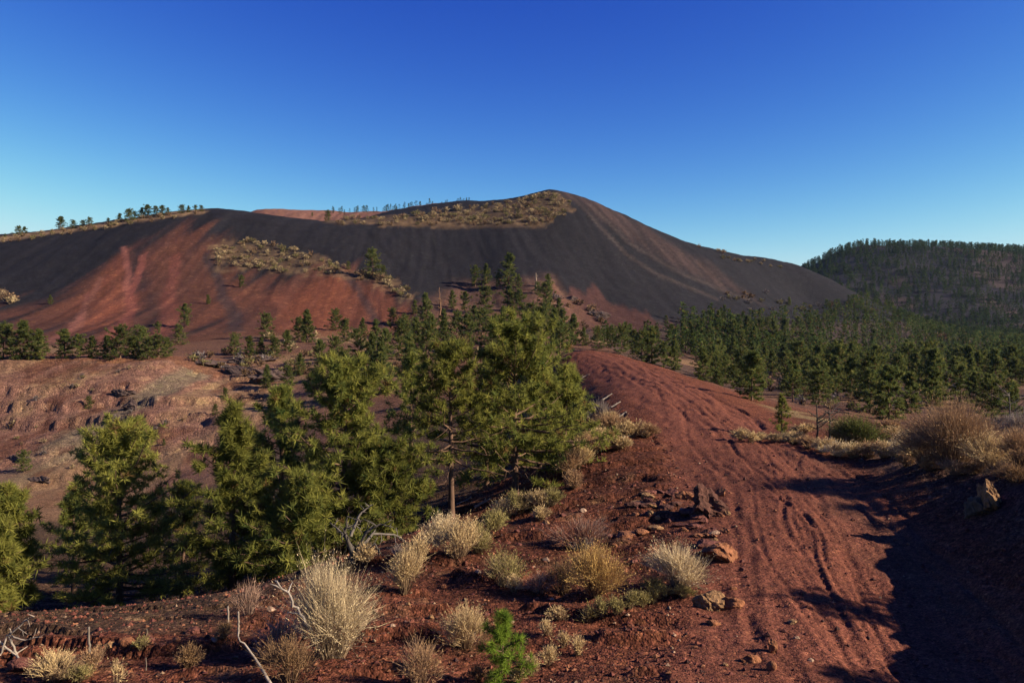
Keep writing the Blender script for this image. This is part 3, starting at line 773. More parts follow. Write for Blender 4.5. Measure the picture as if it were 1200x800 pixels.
# named ones beside the track
G5 = "pines beside the track and on the edge of the plain"
for px, py, h, lab, w in [
    (881, 469, 58, "full dark pine at the end of the red crest", 1.15), (824, 446, 40, "rounded pine just behind the red crest", 1.1), (850, 449, 34, "smaller pine next to the rounded pine behind the crest", 1.0),
    (929, 471, 50, "slim dark pine beside the full pine at the end of the crest", 1.0), (960, 474, 40, "low spreading pine on a dark trunk in the clearing", 1.35), (1041, 492, 64, "large spreading pine behind the straw grass", 1.3),
    (1020, 484, 50, "pine just behind the large spreading pine", 1.1), (1163, 500, 56, "dark round-headed pine behind the big tan bush", 1.1), (1186, 492, 44, "dark pine next to the round-headed pine behind the tan bush", 1.0),
    (985, 458, 54, "tall pine at the back of the clearing", 1.0), (1126, 474, 46, "pine showing above the big tan bush", 1.0), (1092, 476, 46, "pine between the large spreading pine and the tan bush", 1.1), (1068, 484, 48, "pine leaning against the large spreading pine", 1.1), (905, 440, 30, "pine in the red clearing behind the full pine", 1)]:
    mid_pine(px, py, h, lab, G5, wide=w, ymin=45)
sap = hit(916, 511, 20)
tm, cm = pine_meshes("sap", seed=77, H=52 / F * sap[1], R=13 / F * sap[1], base=.12, nbr=34, twigs=3, tuft=.13, nneed=22, blade=.008, warm=.6, tr=.03, rough=.4, bare=.3)
place_pine("pine_tree", tm, cm, sap, 0, 1, "spindly young pine at the edge of the track by the straw clumps", G5)

# skyline
G6 = "small pines along the skyline of the cinder hill"
for px, py, h in [(6, 276, 6), (22, 274, 10), (29, 273, 9), (71, 267, 12), (86, 266, 10), (97, 264, 7), (105, 263, 8), (127, 260, 8), (140, 258, 8), (151, 257, 14), (158, 255, 8), (166, 254, 11), (173, 253, 13), (183, 252, 12), (190, 251, 11), (197, 250, 8), (213, 248, 9), (221, 247, 10), (229, 246, 10), (236, 246, 6)]:
    mid_pine(px, py + 2, h * float(r5.uniform(.7, 1.3)), "small dark pine on the skyline above the red fans", G6, wide=1.35)
for px, py, h in [(384, 259, 12), (366, 254, 5)]:
    mid_pine(px, py, h, "small pine alone on the saddle of the black rim", G6)
# forest on the plain: the nearest ones singly, the rest as one mass
taken = [(o.location.x, o.location.y) for o in COL.objects if o.get('category') == 'pine']
def free(x, y, d):
    for a, b in taken:
        if (a - x) ** 2 + (b - y) ** 2 < d * d: return False
    return True
single = []
tries = 0
r6 = np.random.default_rng(66)
while len(single) < 120 and tries < 6000:
    tries += 1
    Y = math.sqrt(r6.uniform(84 ** 2, 205 ** 2)); px = r6.uniform(835, 1250)
    if px < 985 and Y < 105: continue
    if 890 < px < 980 and Y < 150 and r6.random() < .6: continue
    X = (px - 600) / F * Y
    if fbm(np.array([X * .05]), np.array([Y * .05]), 2, 300)[0] < -0.12: continue
    if not free(X, Y, 3.6): continue
    taken.append((X, Y)); single.append((px, Y))
for px, Y in single:
    mid_pine(px, None, float(r6.choice([r6.uniform(2.2, 4.0), r6.uniform(3.8, 5.6), r6.uniform(5.2, 7.2)])) * F / Y, "*pine in the forest on the plain below the wooded hill", "pines of the forest on the plain", Y=Y, wide=float(r6.uniform(.85, 1.15)), parts=True)

def low_forest(name, pts, hs, label):
    g = Geo(); rr = np.random.default_rng(9)
    stock = []
    for t, c in LOW:
        cv_, cf, cc = c.arrays(); tv, tf, tc = t.arrays(); keep = slice(0, 4 * 11)
        tk = np.array([(-.13, -.08, 0), (.13, -.08, 0), (0, .15, 0), (0, 0, 4.0)]); tkf = np.array([(0, 1, 3), (1, 2, 3), (2, 0, 3)])
        stock.append((np.vstack([cv_, tk]), np.vstack([cf, tkf + len(cv_)]), np.vstack([cc, np.tile(tc[0], (4, 1))])))
    for (x, y, z), h in zip(pts, hs):
        v, f, c = stock[int(rr.integers(0, len(stock)))]
        a = rr.uniform(0, 6.28); ca, sa = math.cos(a), math.sin(a); s = h / 6.0; w = s * rr.uniform(1.0, 1.35)
        vv = np.stack([(v[:, 0] * ca - v[:, 1] * sa) * w + x, (v[:, 0] * sa + v[:, 1] * ca) * w + y, v[:, 2] * s + z], 1)
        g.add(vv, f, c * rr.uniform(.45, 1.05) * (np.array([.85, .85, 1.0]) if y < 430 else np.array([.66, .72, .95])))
    o = link(name, g.mesh(name, [M_NEEDLE]))
    return tag(o, label, "forest", kind="stuff")

def scatter(n, y0, y1, px0, px1, keep, dens=None, seed=0):
    rr = np.random.default_rng(seed); Y = np.sqrt(rr.uniform(y0 ** 2, y1 ** 2, n)); px = rr.uniform(px0, px1, n)
    X = (px - 600) / F * Y
    m = keep(px, Y, X); X, Y = X[m], Y[m]
    return np.stack([X, Y, ground(X, Y)], 1)
pts = scatter(2300, 190, 480, 800, 1330, lambda p, Y, X: (Y < np.interp(p, [700, 850, 940, 1000, 1060, 1100, 1330], [215, 262, 340, 405, 455, 480, 480])) & (fbm(X * .03, Y * .03, 2, 301) > -.25 - .5 * (Y > 250)), seed=1)
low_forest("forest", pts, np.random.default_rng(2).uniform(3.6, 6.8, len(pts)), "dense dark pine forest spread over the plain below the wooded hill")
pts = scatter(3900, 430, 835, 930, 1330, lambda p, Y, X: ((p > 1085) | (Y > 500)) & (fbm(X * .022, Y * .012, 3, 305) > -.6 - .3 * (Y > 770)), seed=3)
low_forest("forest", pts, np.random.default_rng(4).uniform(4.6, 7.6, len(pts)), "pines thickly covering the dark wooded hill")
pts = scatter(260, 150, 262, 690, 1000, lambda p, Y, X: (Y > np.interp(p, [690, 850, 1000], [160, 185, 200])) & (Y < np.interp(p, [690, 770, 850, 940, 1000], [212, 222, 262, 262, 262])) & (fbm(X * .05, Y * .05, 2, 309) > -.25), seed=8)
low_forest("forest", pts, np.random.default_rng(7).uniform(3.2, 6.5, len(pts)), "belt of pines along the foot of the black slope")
pts = scatter(70, 468, 492, 390, 575, lambda p, Y, X: p > 0, seed=5)
low_forest("treeline", pts, np.random.default_rng(6).uniform(2.0, 4.5, len(pts)), "line of tiny pines on the far rim behind the tan shoulder")

# two pines that stand outside the view on the bank and throw their shade on the track
for i, (x, y, h) in enumerate([(16.2, 11.0, 3.0), (15.6, 8.0, 3.4)]):
    tm, cm = pine_meshes("o%d" % i, seed=600 + i, H=h, R=1.5, base=.2, nbr=44, twigs=4, tuft=.2, nneed=14, blade=.014)
    p = np.array([x, y, float(ground(np.array([x]), np.array([y]))[0])])
    place_pine("pine_tree", tm, cm, p, 0, 1, ["pine on top of the bank just outside the view", "taller pine on top of the bank outside the view"][i], "pines on the bank")

# ------------------------------------------------------------------ shrubs
PAL = dict(straw=((.50, .37, .19), (.22, .15, .09)), cream=((.60, .48, .29), (.27, .20, .13)), gold=((.52, .34, .12), (.26, .16, .08)), grey=((.25, .20, .17), (.16, .13, .115)),
           olive=((.26, .22, .085), (.19, .14, .08)), tan=((.33, .205, .11), (.18, .115, .075)), rust=((.26, .11, .065), (.20, .165, .145)), green=((.105, .125, .035), (.13, .10, .05)), pinkish=((.33, .21, .15), (.23, .155, .115)),
           brown=((.23, .14, .07), (.16, .10, .06)))

def make_shrub(seed, pal, h, w, n=170, fork=4, leaf=4, stem_w=.0035, leaf_l=.035, leaf_w=.006, upright=.45, spread=.25):
    r = np.random.default_rng(seed)
    tipc, stemc = np.array(PAL[pal][0]), np.array(PAL[pal][1])
    sg, lg = Geo(), Geo()
    az = r.uniform(0, 6.283, n); rr = np.sqrt(r.random(n))
    out = rr * (1 - upright * .5)
    h0 = h * np.sqrt(np.clip(1 - (0.86 * rr) ** 2, .08, 1)) * r.uniform(.72, 1.1, n)
    lob = 1 + .30 * np.sin(2 * az + r.uniform(0, 6)) + .20 * np.sin(3 * az + r.uniform(0, 6)) + .12 * np.sin(7 * az + r.uniform(0, 6))
    h0 = h0 * (1 + .22 * np.sin(az + r.uniform(0, 6)) * rr + .20 * np.sin(4 * az + r.uniform(0, 6)) * rr)
    lx, ly = r.normal(0, .11 * w, 2)
    b0 = np.stack([np.cos(az) * rr * w * spread, np.sin(az) * rr * w * spread, np.full(n, -.03 * h)], 1)
    t0 = np.stack([np.cos(az) * rr * w * lob + lx * h0 / h, np.sin(az) * rr * w * lob + ly * h0 / h, h0], 1)
    def ribbon(p0, p1, sag, w0, w1, col):
        m = len(p0)
        mid = (p0 + p1) / 2 + sag
        side = unit(np.cross(p1 - p0, r.normal(size=(m, 3))))
        v = np.stack([p0 - side * w0, p0 + side * w0, mid - side * (w0 + w1) / 2, mid + side * (w0 + w1) / 2, p1], 1).reshape(-1, 3)
        k = np.arange(m)[:, None] * 5
        f = np.concatenate([k + [0, 1, 3], k + [0, 3, 2], k + [2, 3, 4]], 1).reshape(-1, 3)
        sg.add(v, f, np.repeat(col, 5, 0))
    sag = (t0 - b0) * np.array([.10, .10, -.04]) + r.normal(0, .035 * h, (n, 3))
    sag[:, :2] -= (t0 - b0)[:, :2] * .22
    k1 = b0 + (t0 - b0) * .62 + sag * .8
    ribbon(b0, k1, sag * .4, stem_w * 1.5, stem_w, stemc * r.uniform(.75, 1.25, (n, 1)))
    m = n * fork
    p0 = np.repeat(k1, fork, 0)
    p1 = np.repeat(t0, fork, 0) + r.normal(0, .14 * h, (m, 3)) * np.array([1, 1, .7])
    p1[:, 2] = np.maximum(p1[:, 2], .04 * h)
    mixc = r.uniform(0, 1, (m, 1))
    ribbon(p0, p1, r.normal(0, .02 * h, (m, 3)), stem_w, stem_w * .6, (stemc * (1 - mixc) + tipc * mixc) * r.uniform(.8, 1.2, (m, 1)))
    if leaf:
        da = r.uniform(0, 6.28); deadm = np.repeat((np.cos(az - da) > .75) & (r.random(n) < .8), fork)
        tip_m = np.where(deadm[:, None], stemc * 1.1, tipc)
        q = m * leaf
        f = r.uniform(.05, 1.05, (q, 1))
        c = np.repeat(p0, leaf, 0) * (1 - f) + np.repeat(p1, leaf, 0) * f
        d = unit(np.repeat(unit(p1 - p0), leaf, 0) + r.normal(0, .55, (q, 3))) * (leaf_l * r.uniform(.6, 1.3, (q, 1)))
        add_blades(lg, c, c + d, leaf_w * r.uniform(.7, 1.3, q), np.repeat(tip_m, leaf, 0) * r.uniform(.7, 1.25, (q, 1)), r)
    return sg, lg

_shcache = {}
def shrub(px, py, wpx, hpx, pal, label, name="shrub", cat="shrub", group=None, seed=0, Y=None, dense=1.0, **kw):
    p = hit(px, py) if Y is None else at(px, Y)
    h = .90 * hpx / F * p[1]; w = wpx / 2 / F * p[1]
    n = int(np.clip(170 * dense, 20, 520))
    px_m = p[1] / F                       # metres per photograph pixel here
    sw = kw.pop('stem_w', max(.003, .22 * px_m)); ll = kw.pop('leaf_l', max(.03, 2.6 * px_m)); lw = kw.pop('leaf_w', max(.003, .32 * px_m))
    sg, lg = make_shrub(1000 + seed + int(px * 7 + py), pal, h, w, n=n, stem_w=sw, leaf_l=ll, leaf_w=lw, **kw)
    e = link(name, None, loc=p, rotz=0.0); e.empty_display_size = .2
    link("stems", sg.mesh("stems", [M_TWIG]), parent=e)
    if lg.n: link("foliage", lg.mesh("foliage", [M_TWIG]), parent=e)
    return tag(e, label, cat, group)

GS = "dry shrubs on the ridge"
shrub(388, 772, 112, 122, 'cream', "biggest pale straw bush with a dead branch leaning across it", dense=2.6, fork=5, leaf=4, group=GS)
shrub(325, 768, 66, 46, 'grey', "low grey twiggy bush beside the biggest pale bush", leaf=1, group=GS)
shrub(340, 800, 66, 56, 'brown', "brown seed-headed bush below the biggest pale bush", group=GS)
shrub(492, 806, 58, 58, 'tan', "upright tan bush with brown seed heads beside the green seedling", upright=.9, group=GS, dense=.8)
shrub(545, 759, 66, 50, 'straw', "rounded straw bush touching the green pine seedling", dense=1.5, group=GS)
shrub(474, 696, 36, 58, 'straw', "narrow upright pale bush standing alone on dark red cinder", upright=.9, group=GS)
shrub(486, 668, 36, 40, 'straw', "pale bush behind the narrow upright one", upright=.7, group=GS)
shrub(470, 662, 20, 24, 'grey', "small grey bush next to the gnarled dead juniper", group=GS, leaf=1, dense=.6)
shrub(428, 660, 30, 24, 'straw', "small straw bush under the gnarled dead juniper", group=GS, dense=.7)
shrub(592, 686, 54, 44, 'olive', "loose grey-green bush on the slope between the straw bushes", group=GS, dense=.8)
shrub(602, 694, 24, 22, 'straw', "small pale tuft in front of the loose grey-green bush", group=GS, dense=.5)
shrub(537, 652, 56, 46, 'straw', "straw bush at the foot of the bare-trunked pine", group=GS, dense=1.2)
shrub(515, 640, 40, 34, 'cream', "pale bush just behind the straw bush at the bare pine's foot", group=GS)
shrub(560, 648, 40, 36, 'olive', "olive-tinged bush beside the straw bush at the bare pine's foot", group=GS)
shrub(578, 622, 34, 26, 'olive', "low olive bush at the end of the hedge-like row", group=GS)
for i, (px, py, w, h) in enumerate([(592, 610, 30, 26), (610, 606, 34, 26), (628, 602, 32, 24), (645, 596, 28, 22), (634, 610, 24, 16)]):
    shrub(px, py, w, h, ['straw', 'olive'][i % 2], ["first", "second", "third", "fourth", "fifth", "sixth", "seventh"][i] + " bush along the low hedge-like row under the tallest pine, from the olive bush", group="row of low bushes under the tallest pine", dense=.9)
shrub(681, 645, 66, 42, 'rust', "grey twiggy dome with a reddish crown", leaf=1, group=GS, dense=1.6, spread=.2)
shrub(698, 700, 62, 60, 'gold', "golden sunlit dome-shaped bush", dense=2.0, group=GS, spread=.2)
shrub(660, 696, 46, 40, 'brown', "dull brown bush against the golden dome", group=GS, dense=.9)
shrub(632, 694, 36, 26, 'pinkish', "low faded bush beyond the dull brown one", group=GS, leaf=1, dense=.7)
shrub(797, 688, 72, 52, 'cream', "cream fine-stemmed dome at the edge of the track", dense=2.2, group=GS, leaf=2, spread=.18)
shrub(764, 692, 26, 20, 'olive', "small olive plant beside the cream dome", group=GS, dense=.5)
shrub(801, 700, 24, 15, 'olive', "tiny yellow-green plant at the foot of the cream dome", group=GS, dense=.5)
for i, (px, py, w, h) in enumerate([(690, 730, 20, 22), (706, 727, 20, 24), (722, 722, 20, 22), (738, 716, 22, 22), (752, 712, 22, 20), (766, 708, 22, 20), (778, 703, 18, 14)]):
    shrub(px, py, w, h, 'olive', ["first", "second", "third", "fourth", "fifth", "sixth", "seventh"][6 - i] + " yellow-green weed along the row from the cream dome", group="row of yellow-green weeds", upright=.9, dense=.4, seed=i)
for i, (px, py, w, h) in enumerate([(676, 768, 18, 24), (660, 760, 16, 18), (642, 780, 22, 24), (622, 792, 24, 26), (608, 800, 18, 20), (640, 745, 18, 18), (655, 726, 20, 16)]):
    shrub(px, py, w, h, 'straw', "small straw weed on the slope beside the green seedling", group="small straw weeds by the seedling", upright=.9, dense=.35, seed=i)
for i, (px, py, w, h) in enumerate([(700, 526, 34, 26), (716, 512, 40, 28), (738, 512, 34, 20), (757, 513, 32, 16), (680, 546, 30, 30), (690, 534, 30, 26), (724, 528, 34, 16), (668, 560, 26, 30), (712, 500, 30, 18), (672, 574, 22, 22)]):
    shrub(px, py, w, h, ['straw', 'tan'][i % 2], ["pale straw", "tan"][i % 2] + (" upright" if h > w * .8 else " low" if h < w * .6 else "") + " bush of the clump lining the upper ridge edge", group="straw bushes along the upper ridge edge", dense=.9, seed=i)
shrub(706, 496, 30, 30, 'grey', "grey leafless bush among the straw clumps on the upper edge", leaf=0, group=GS)
shrub(291, 720, 36, 42, 'pinkish', "sparse pinkish twigs standing at the gully edge", leaf=1, dense=.4, group=GS, upright=.7)
shrub(66, 797, 62, 36, 'straw', "spreading straw bush at the gully edge above the dark hollow", group=GS, dense=1.2)
shrub(92, 800, 28, 20, 'olive', "small yellowish bush beside the spreading straw bush", group=GS, dense=.6)
shrub(107, 787, 32, 28, 'tan', "tan bush around the tall broken stalk", group=GS, dense=.7)
shrub(137, 802, 18, 30, 'straw', "two-stemmed pale weed near the spreading straw bush", group=GS, dense=.15, upright=.9)
shrub(222, 782, 26, 28, 'brown', "brown upright tuft on the dark red slope", group=GS, upright=.8, dense=.6)
shrub(262, 755, 26, 18, 'brown', "low brown tuft beside the pale stalks", group=GS, dense=.5)
shrub(165, 768, 16, 16, 'olive', "tiny greenish plant between the loose stones", group=GS, dense=.3)
shrub(560, 800, 26, 22, 'brown', "brown tuft beneath the green seedling", group=GS, dense=.4)
# beyond the track
GB = "shrubs on top of the bank"
shrub(1116, 542, 108, 76, 'tan', "big tan leafless-looking bush on the bank top", dense=3.0, fork=5, leaf=3, group=GB)
shrub(1085, 545, 60, 46, 'tan', "tan bush against the side of the big one", dense=1.2, group=GB)
shrub(1160, 546, 66, 42, 'straw', "straw bush next to the big tan bush above the bank rock", dense=1.2, group=GB)
shrub(1196, 544, 60, 46, 'tan', "tan bush at the edge of the view on the bank top", dense=1.2, group=GB)
shrub(1006, 524, 52, 40, 'green', "yellow-green leafy shrub beyond the straw clumps", dense=1.6, leaf=5, group=GB)
shrub(985, 522, 30, 26, 'olive', "olive shrub leaning on the yellow-green one", dense=.9, group=GB)
for i, (px, py, w, h) in enumerate([(930, 520, 30, 14), (948, 526, 30, 14), (965, 530, 32, 16), (982, 534, 34, 18), (1000, 536, 32, 18), (1018, 536, 34, 20), (1036, 536, 34, 20), (1054, 538, 34, 22), (1070, 536, 30, 24), (1030, 520, 34, 18), (1050, 516, 34, 18), (1062, 524, 34, 20), (940, 508, 26, 12), (1042, 506, 30, 14)]):
    shrub(px, py, w, h, ['straw', 'tan', 'straw', 'cream'][i % 4], ["pale straw", "tan", "pale straw", "cream"][i % 4] + (" broad" if w > 33 else " small" if w < 31 else "") + " dry clump in the band between the track and the forest", group="straw clumps beside the track", dense=.7, seed=i, upright=.7)
for i, (px, py, w, h) in enumerate([(869, 516, 18, 14), (880, 518, 18, 12), (893, 516, 22, 9), (908, 518, 20, 9), (925, 516, 20, 10)]):
    shrub(px, py, w, h, 'straw', ["first", "second", "third", "fourth", "fifth", "sixth", "seventh"][4 - i] + " little straw tuft along the track corner, counted from the spindly young pine", group="straw tufts in the corner of the track", dense=.4, seed=i, upright=.7)
for i, (px, py, w, h) in enumerate([(1192, 512, 40, 34), (1178, 505, 30, 20)]):
    shrub(px, py, w, h, 'grey', "dark leafless bush behind the tan bushes", group="leafless bushes behind the tan ones", leaf=0, dense=.9, seed=i)
for i, (px, py, w, h) in enumerate([(1062, 546, 22, 14), (1088, 552, 26, 16), (1118, 556, 30, 18), (1142, 556, 26, 16), (1172, 560, 26, 18)]):
    shrub(px, py, w, h, ['tan', 'brown'][i % 2], ["first", "second", "third", "fourth", "fifth"][i] + " low dry tuft along the bank rim, counted from the straw clumps", group="low tufts along the bank rim", dense=.5, seed=i)
shrub(1190, 566, 44, 24, 'brown', "dull brush hanging over the shaded bank", group=GB, dense=.7)

# pine seedling
sd = hit(588, 803)
tm, cm = pine_meshes("seedling", seed=31, H=94 / F * sd[1], R=36 / F * sd[1], base=.03, nbr=26, twigs=3, tuft=.12, nneed=46, blade=.0035, warm=1.0, tr=.012, rough=.25, prof_pow=.7)
cols = np.empty(len(cm.vertices) * 4, dtype=np.float32); cm.color_attributes["Col"].data.foreach_get("color", cols)
cols = cols.reshape(-1, 4); cols[:, :3] = cols[:, :3] * np.array([.75, 1.1, .65]); cm.color_attributes["Col"].data.foreach_set("color", cols.ravel())
place_pine("pine_seedling", tm, cm, sd, 0, 1, "bright green knee-high pine seedling on the red slope")

# small brush dotted over the cinder hill and the plain: shared stock
SAGE = []
for i, pal in enumerate(['straw', 'grey', 'tan', 'olive', 'straw', 'brown']):
    sg, lg = make_shrub(3000 + i, pal, 1.0, .75, n=18, fork=2, leaf=2, stem_w=.05, leaf_l=.25, leaf_w=.09)
    v1, f1, c1 = sg.arrays(); v2, f2, c2 = lg.arrays()
    SAGE.append((np.vstack([v1, v2]), np.vstack([f1, f2 + len(v1)]), np.vstack([c1, c2]) * np.array([.62, .64, .70])))
SAGEM = [new_mesh("brush_%d" % i, *a, [M_TWIG]) for i, a in enumerate(SAGE)]
def in_poly(poly, n, seed):
    rr = np.random.default_rng(seed); poly = np.array(poly, float); lo, hi = poly.min(0), poly.max(0); out = []
    while len(out) < n:
        x, y = rr.uniform(lo, hi); ins = False
        for (ax, ay), (bx, by) in zip(poly, np.roll(poly, -1, 0)):
            if (ay > y) != (by > y) and x < (bx - ax) * (y - ay) / (by - ay) + ax: ins = not ins
        if ins: out.append((x, y))
    return out
def brush(poly, n, hp, label, group, seed, kinds=(0, 2, 4, 3), ymin=60, as_stuff=False):
    rr = np.random.default_rng(seed + 5); g = Geo()
    for x, y in in_poly(poly, n, seed):
        p = hit(x, y, ymin); s = rr.uniform(*hp) / F * p[1]; k = int(rr.choice(kinds)); a = rr.uniform(0, 6.28)
        if as_stuff:
            v, f, c = SAGE[k]; ca, sa = math.cos(a), math.sin(a)
            g.add(np.stack([(v[:, 0] * ca - v[:, 1] * sa) * s + p[0], (v[:, 0] * sa + v[:, 1] * ca) * s + p[1], v[:, 2] * s + p[2]], 1), f, c)
        else:
            tag(link("shrub", SAGEM[k], loc=p, rotz=a, scale=s), label, "shrub", group)
    if as_stuff: tag(link("brush", g.mesh("brush", [M_TWIG])), label, "brush", kind="stuff")
brush([(440, 258), (520, 248), (600, 236), (645, 226), (672, 238), (668, 252), (640, 262), (540, 264)], 60, (4, 7), "pale brush tuft on the tan shoulder below the summit", "brush on the summit shoulder", 11)
brush([(380, 257), (440, 255), (560, 258), (650, 258), (645, 265), (500, 265), (390, 264)], 60, (3, 5), "fine pale brush covering the rim of the black slope", "", 12, as_stuff=True)
brush([(440, 258), (520, 248), (600, 236), (645, 226), (672, 238), (668, 252), (640, 262), (540, 264)], 230, (2, 4), "fine tan brush between the tufts on the summit shoulder", "", 31, as_stuff=True)
brush([(250, 290), (300, 282), (345, 294), (395, 310), (470, 336), (400, 322), (300, 320), (255, 314)], 110, (2, 4), "fine tan brush between the tufts on the tan patch", "", 32, as_stuff=True)
brush([(250, 288), (300, 282), (345, 294), (395, 310), (400, 322), (300, 320), (255, 312)], 48, (4, 7), "pale brush on the tan patch high on the red fan", "brush on the tan patch", 13)
brush([(0, 280), (120, 263), (235, 246), (238, 251), (120, 270), (0, 286)], 55, (3, 5), "low pale brush along the skyline ridge", "brush along the skyline ridge", 14, as_stuff=True)
brush([(400, 318), (440, 322), (490, 345), (480, 352), (430, 332)], 26, (5, 8), "brush along the tan shelf under the solitary pine", "brush on the tan shelf", 15)
brush([(640, 340), (690, 360), (730, 385), (700, 400), (640, 392)], 30, (5, 8), "dull brush among the rocks on the red foot of the hill", "brush on the red foot of the hill", 16, kinds=(1, 2, 5))
brush([(205, 420), (340, 405), (340, 440), (300, 445), (215, 432)], 34, (6, 10), "grey-green brush around the lava outcrop", "brush around the lava outcrop", 17, kinds=(1, 3, 5))
brush([(780, 400), (1180, 400), (1190, 480), (960, 490), (900, 460), (830, 430)], 140, (6, 11), "dry brush on the open ground between the forest pines", "", 18, kinds=(0, 2, 5, 1), ymin=70, as_stuff=True)
brush([(300, 395), (480, 385), (620, 400), (640, 430), (420, 450), (340, 440)], 110, (5, 9), "dry brush on the valley floor between the pines", "", 19, kinds=(0, 2, 5, 3), ymin=70, as_stuff=True)
brush([(820, 330), (900, 345), (1000, 360), (1040, 368), (940, 372), (860, 372)], 24, (4, 7), "dark brush tuft on the lower black slope", "brush on the lower black slope", 20, kinds=(1, 3, 5))
brush([(818, 290), (860, 298), (930, 312), (920, 316), (850, 306)], 20, (3, 4), "pale brush tuft near the far shoulder of the hill", "brush on the far shoulder", 21, as_stuff=True)
brush([(0, 455), (60, 440), (190, 430), (230, 500), (60, 560), (0, 540)], 26, (3, 6), "sparse dry brush on the eroded terrace slope", "brush on the terrace slope", 22, kinds=(1, 3, 5, 0), as_stuff=True)
brush([(0, 345), (20, 343), (15, 356), (0, 362)], 8, (6, 9), "tan brush in a patch on the lower red slope", "brush patch on the lower red slope", 23, kinds=(0, 2))
brush([(640, 470), (700, 480), (690, 520), (660, 530)], 10, (8, 14), "dark brush under the young pine by the crest", "brush by the crest", 24, kinds=(1, 5), ymin=25)

# ------------------------------------------------------------------ rocks
def ico(k):
    import bmesh
    bm = bmesh.new(); bmesh.ops.create_icosphere(bm, subdivisions=k, radius=1.0)
    v = np.array([x.co[:] for x in bm.verts]); f = np.array([[l.index for l in x.verts] for x in bm.faces]); bm.free(); return v, f
ICO = {3: ico(3), 4: ico(4)}
def rock_arrays(seed, sx, sy, sz, col, cuts=9, rough=.10, lev=3):
    ICO_V, ICO_F = ICO[lev]; r = np.random.default_rng(seed); v = ICO_V.copy()
    for _ in range(cuts):
        n = unit(r.normal(size=3)); d = r.uniform(.45, .85); s = v @ n - d
        v = v - np.maximum(s, 0)[:, None] * n
    o = r.uniform(0, 50, 3)
    ns = fbm(v[:, 0] * 2.1 + o[0] + v[:, 2] * 1.3, v[:, 1] * 2.1 + o[1] - v[:, 2] * .9, 4, seed)
    n3 = fbm(v[:, 0] * 6.3 + o[1] + v[:, 2] * 4.1, v[:, 1] * 6.3 + o[2] - v[:, 2] * 3.9, 4, seed + 3, .65)
    n4 = np.abs(fbm(v[:, 2] * 4.0 + o[0] + v[:, 0], v[:, 1] * 1.7 + o[2] + v[:, 0] * 1.2, 3, seed + 4))
    v = v * (1 + rough * (1.7 * ns + .9 * n3 - 1.1 * n4))[:, None]
    v = v * np.array([sx, sy, sz])
    c = np.asarray(col) * (1 + .28 * fbm(v[:, 0] * 3 / sx + o[0], v[:, 2] * 3 / sz + o[1], 3, seed + 1))[:, None]
    return v, ICO_F, c
ORANGE = (.215, .088, .042); TANR = (.22, .125, .060); BRICK = (.115, .042, .032); DARK = (.05, .036, .032); PALE = (.30, .20, .14)
def rock(px, py, wpx, hpx, col, label, group="rocks along the ridge", seed=None, dep=.8, rough=.12, cuts=13, name="rock", cat="rock", ymin=6.0, rotz=None):
    p = hit(px, py, ymin); u = p[1] / F
    sd_ = seed if seed is not None else int(px * 13 + py * 7)
    v, f, c = rock_arrays(sd_, wpx * u / 2 * 1.15, wpx * u / 2 * dep, hpx * u / 2 * 1.25, col, cuts, rough, 4 if wpx > 24 else 3)
    me = new_mesh("rock", v, f, c, [M_ROCK], smooth=False)
    o = link(name, me, loc=p + np.array([0, wpx * u * .2 * dep, hpx * u * .20]), rotz=random.Random(sd_).uniform(-.5, .5) if rotz is None else rotz)
    return tag(o, label, cat, group)
rock(830, 605, 50, 44, (.085, .036, .026), "largest dark brick-red boulder at the edge of the track", dep=.9, rough=.30, cuts=12)
rock(806, 586, 26, 16, ORANGE, "orange-lit rock leaning behind the largest boulder", rough=.2)
rock(790, 582, 22, 14, BRICK, "rough red rock at the back of the boulder pile")
rock(812, 602, 14, 12, BRICK, "small red rock against the foot of the largest boulder")
rock(775, 580, 16, 8, BRICK, "flat red rock at the end of the boulder pile")
rock(846, 582, 14, 12, ORANGE, "rusty rock propped behind the largest boulder")
rock(800, 600, 10, 6, PALE, "tiny pale stone among the boulder pile")
rock(818, 575, 12, 8, TANR, "tan stone on the boulder pile")
rock(848, 655, 54, 30, ORANGE, "low broad orange boulder with a dark hollow beside it", rough=.2, cuts=12)
rock(828, 640, 34, 10, BRICK, "flat red slab sloping under the low broad boulder")
rock(818, 630, 20, 7, ORANGE, "thin orange slab above the low broad boulder")
rock(838, 628, 14, 8, PALE, "pale stone behind the low broad boulder")
rock(737, 630, 36, 8, ORANGE, "long thin orange ledge stone between the two domes of brush")
rock(752, 626, 20, 7, ORANGE, "short orange ledge stone next to the long one")
rock(768, 622, 18, 6, TANR, "flat tan ledge stone above the long orange one")
rock(713, 632, 14, 8, BRICK, "red stone behind the grey twiggy dome")
rock(731, 672, 16, 9, ORANGE, "rust-coloured stone beyond the golden bush")
rock(742, 664, 12, 6, BRICK, "red stone near the rust-coloured stone")
rock(831, 714, 36, 32, TANR, "knobbly tan rock beside the cream dome", rough=.24)
rock(858, 714, 28, 15, ORANGE, "tilted flat orange rock next to the knobbly tan one", rotz=-.3)
rock(838, 734, 20, 7, ORANGE, "thin orange flake on red gravel below the tan rock")
rock(906, 765, 13, 18, ORANGE, "upright orange slab on the track, tallest of three", seed=5, dep=1.3)
rock(883, 777, 26, 11, ORANGE, "long orange slab on the track, in a group of three", seed=15)
rock(906, 785, 13, 12, ORANGE, "small orange slab on the track, in a group of three", seed=25)
rock(930, 731, 16, 5, TANR, "thin tan flake lying on the track")
rock(934, 749, 8, 4, PALE, "tiny pale flake on the track below the tan flake")
rock(148, 760, 17, 12, ORANGE, "rounded orange stone at the gully edge by the loose stones")
rock(172, 753, 22, 11, BRICK, "low red stone next to the rounded orange stone")
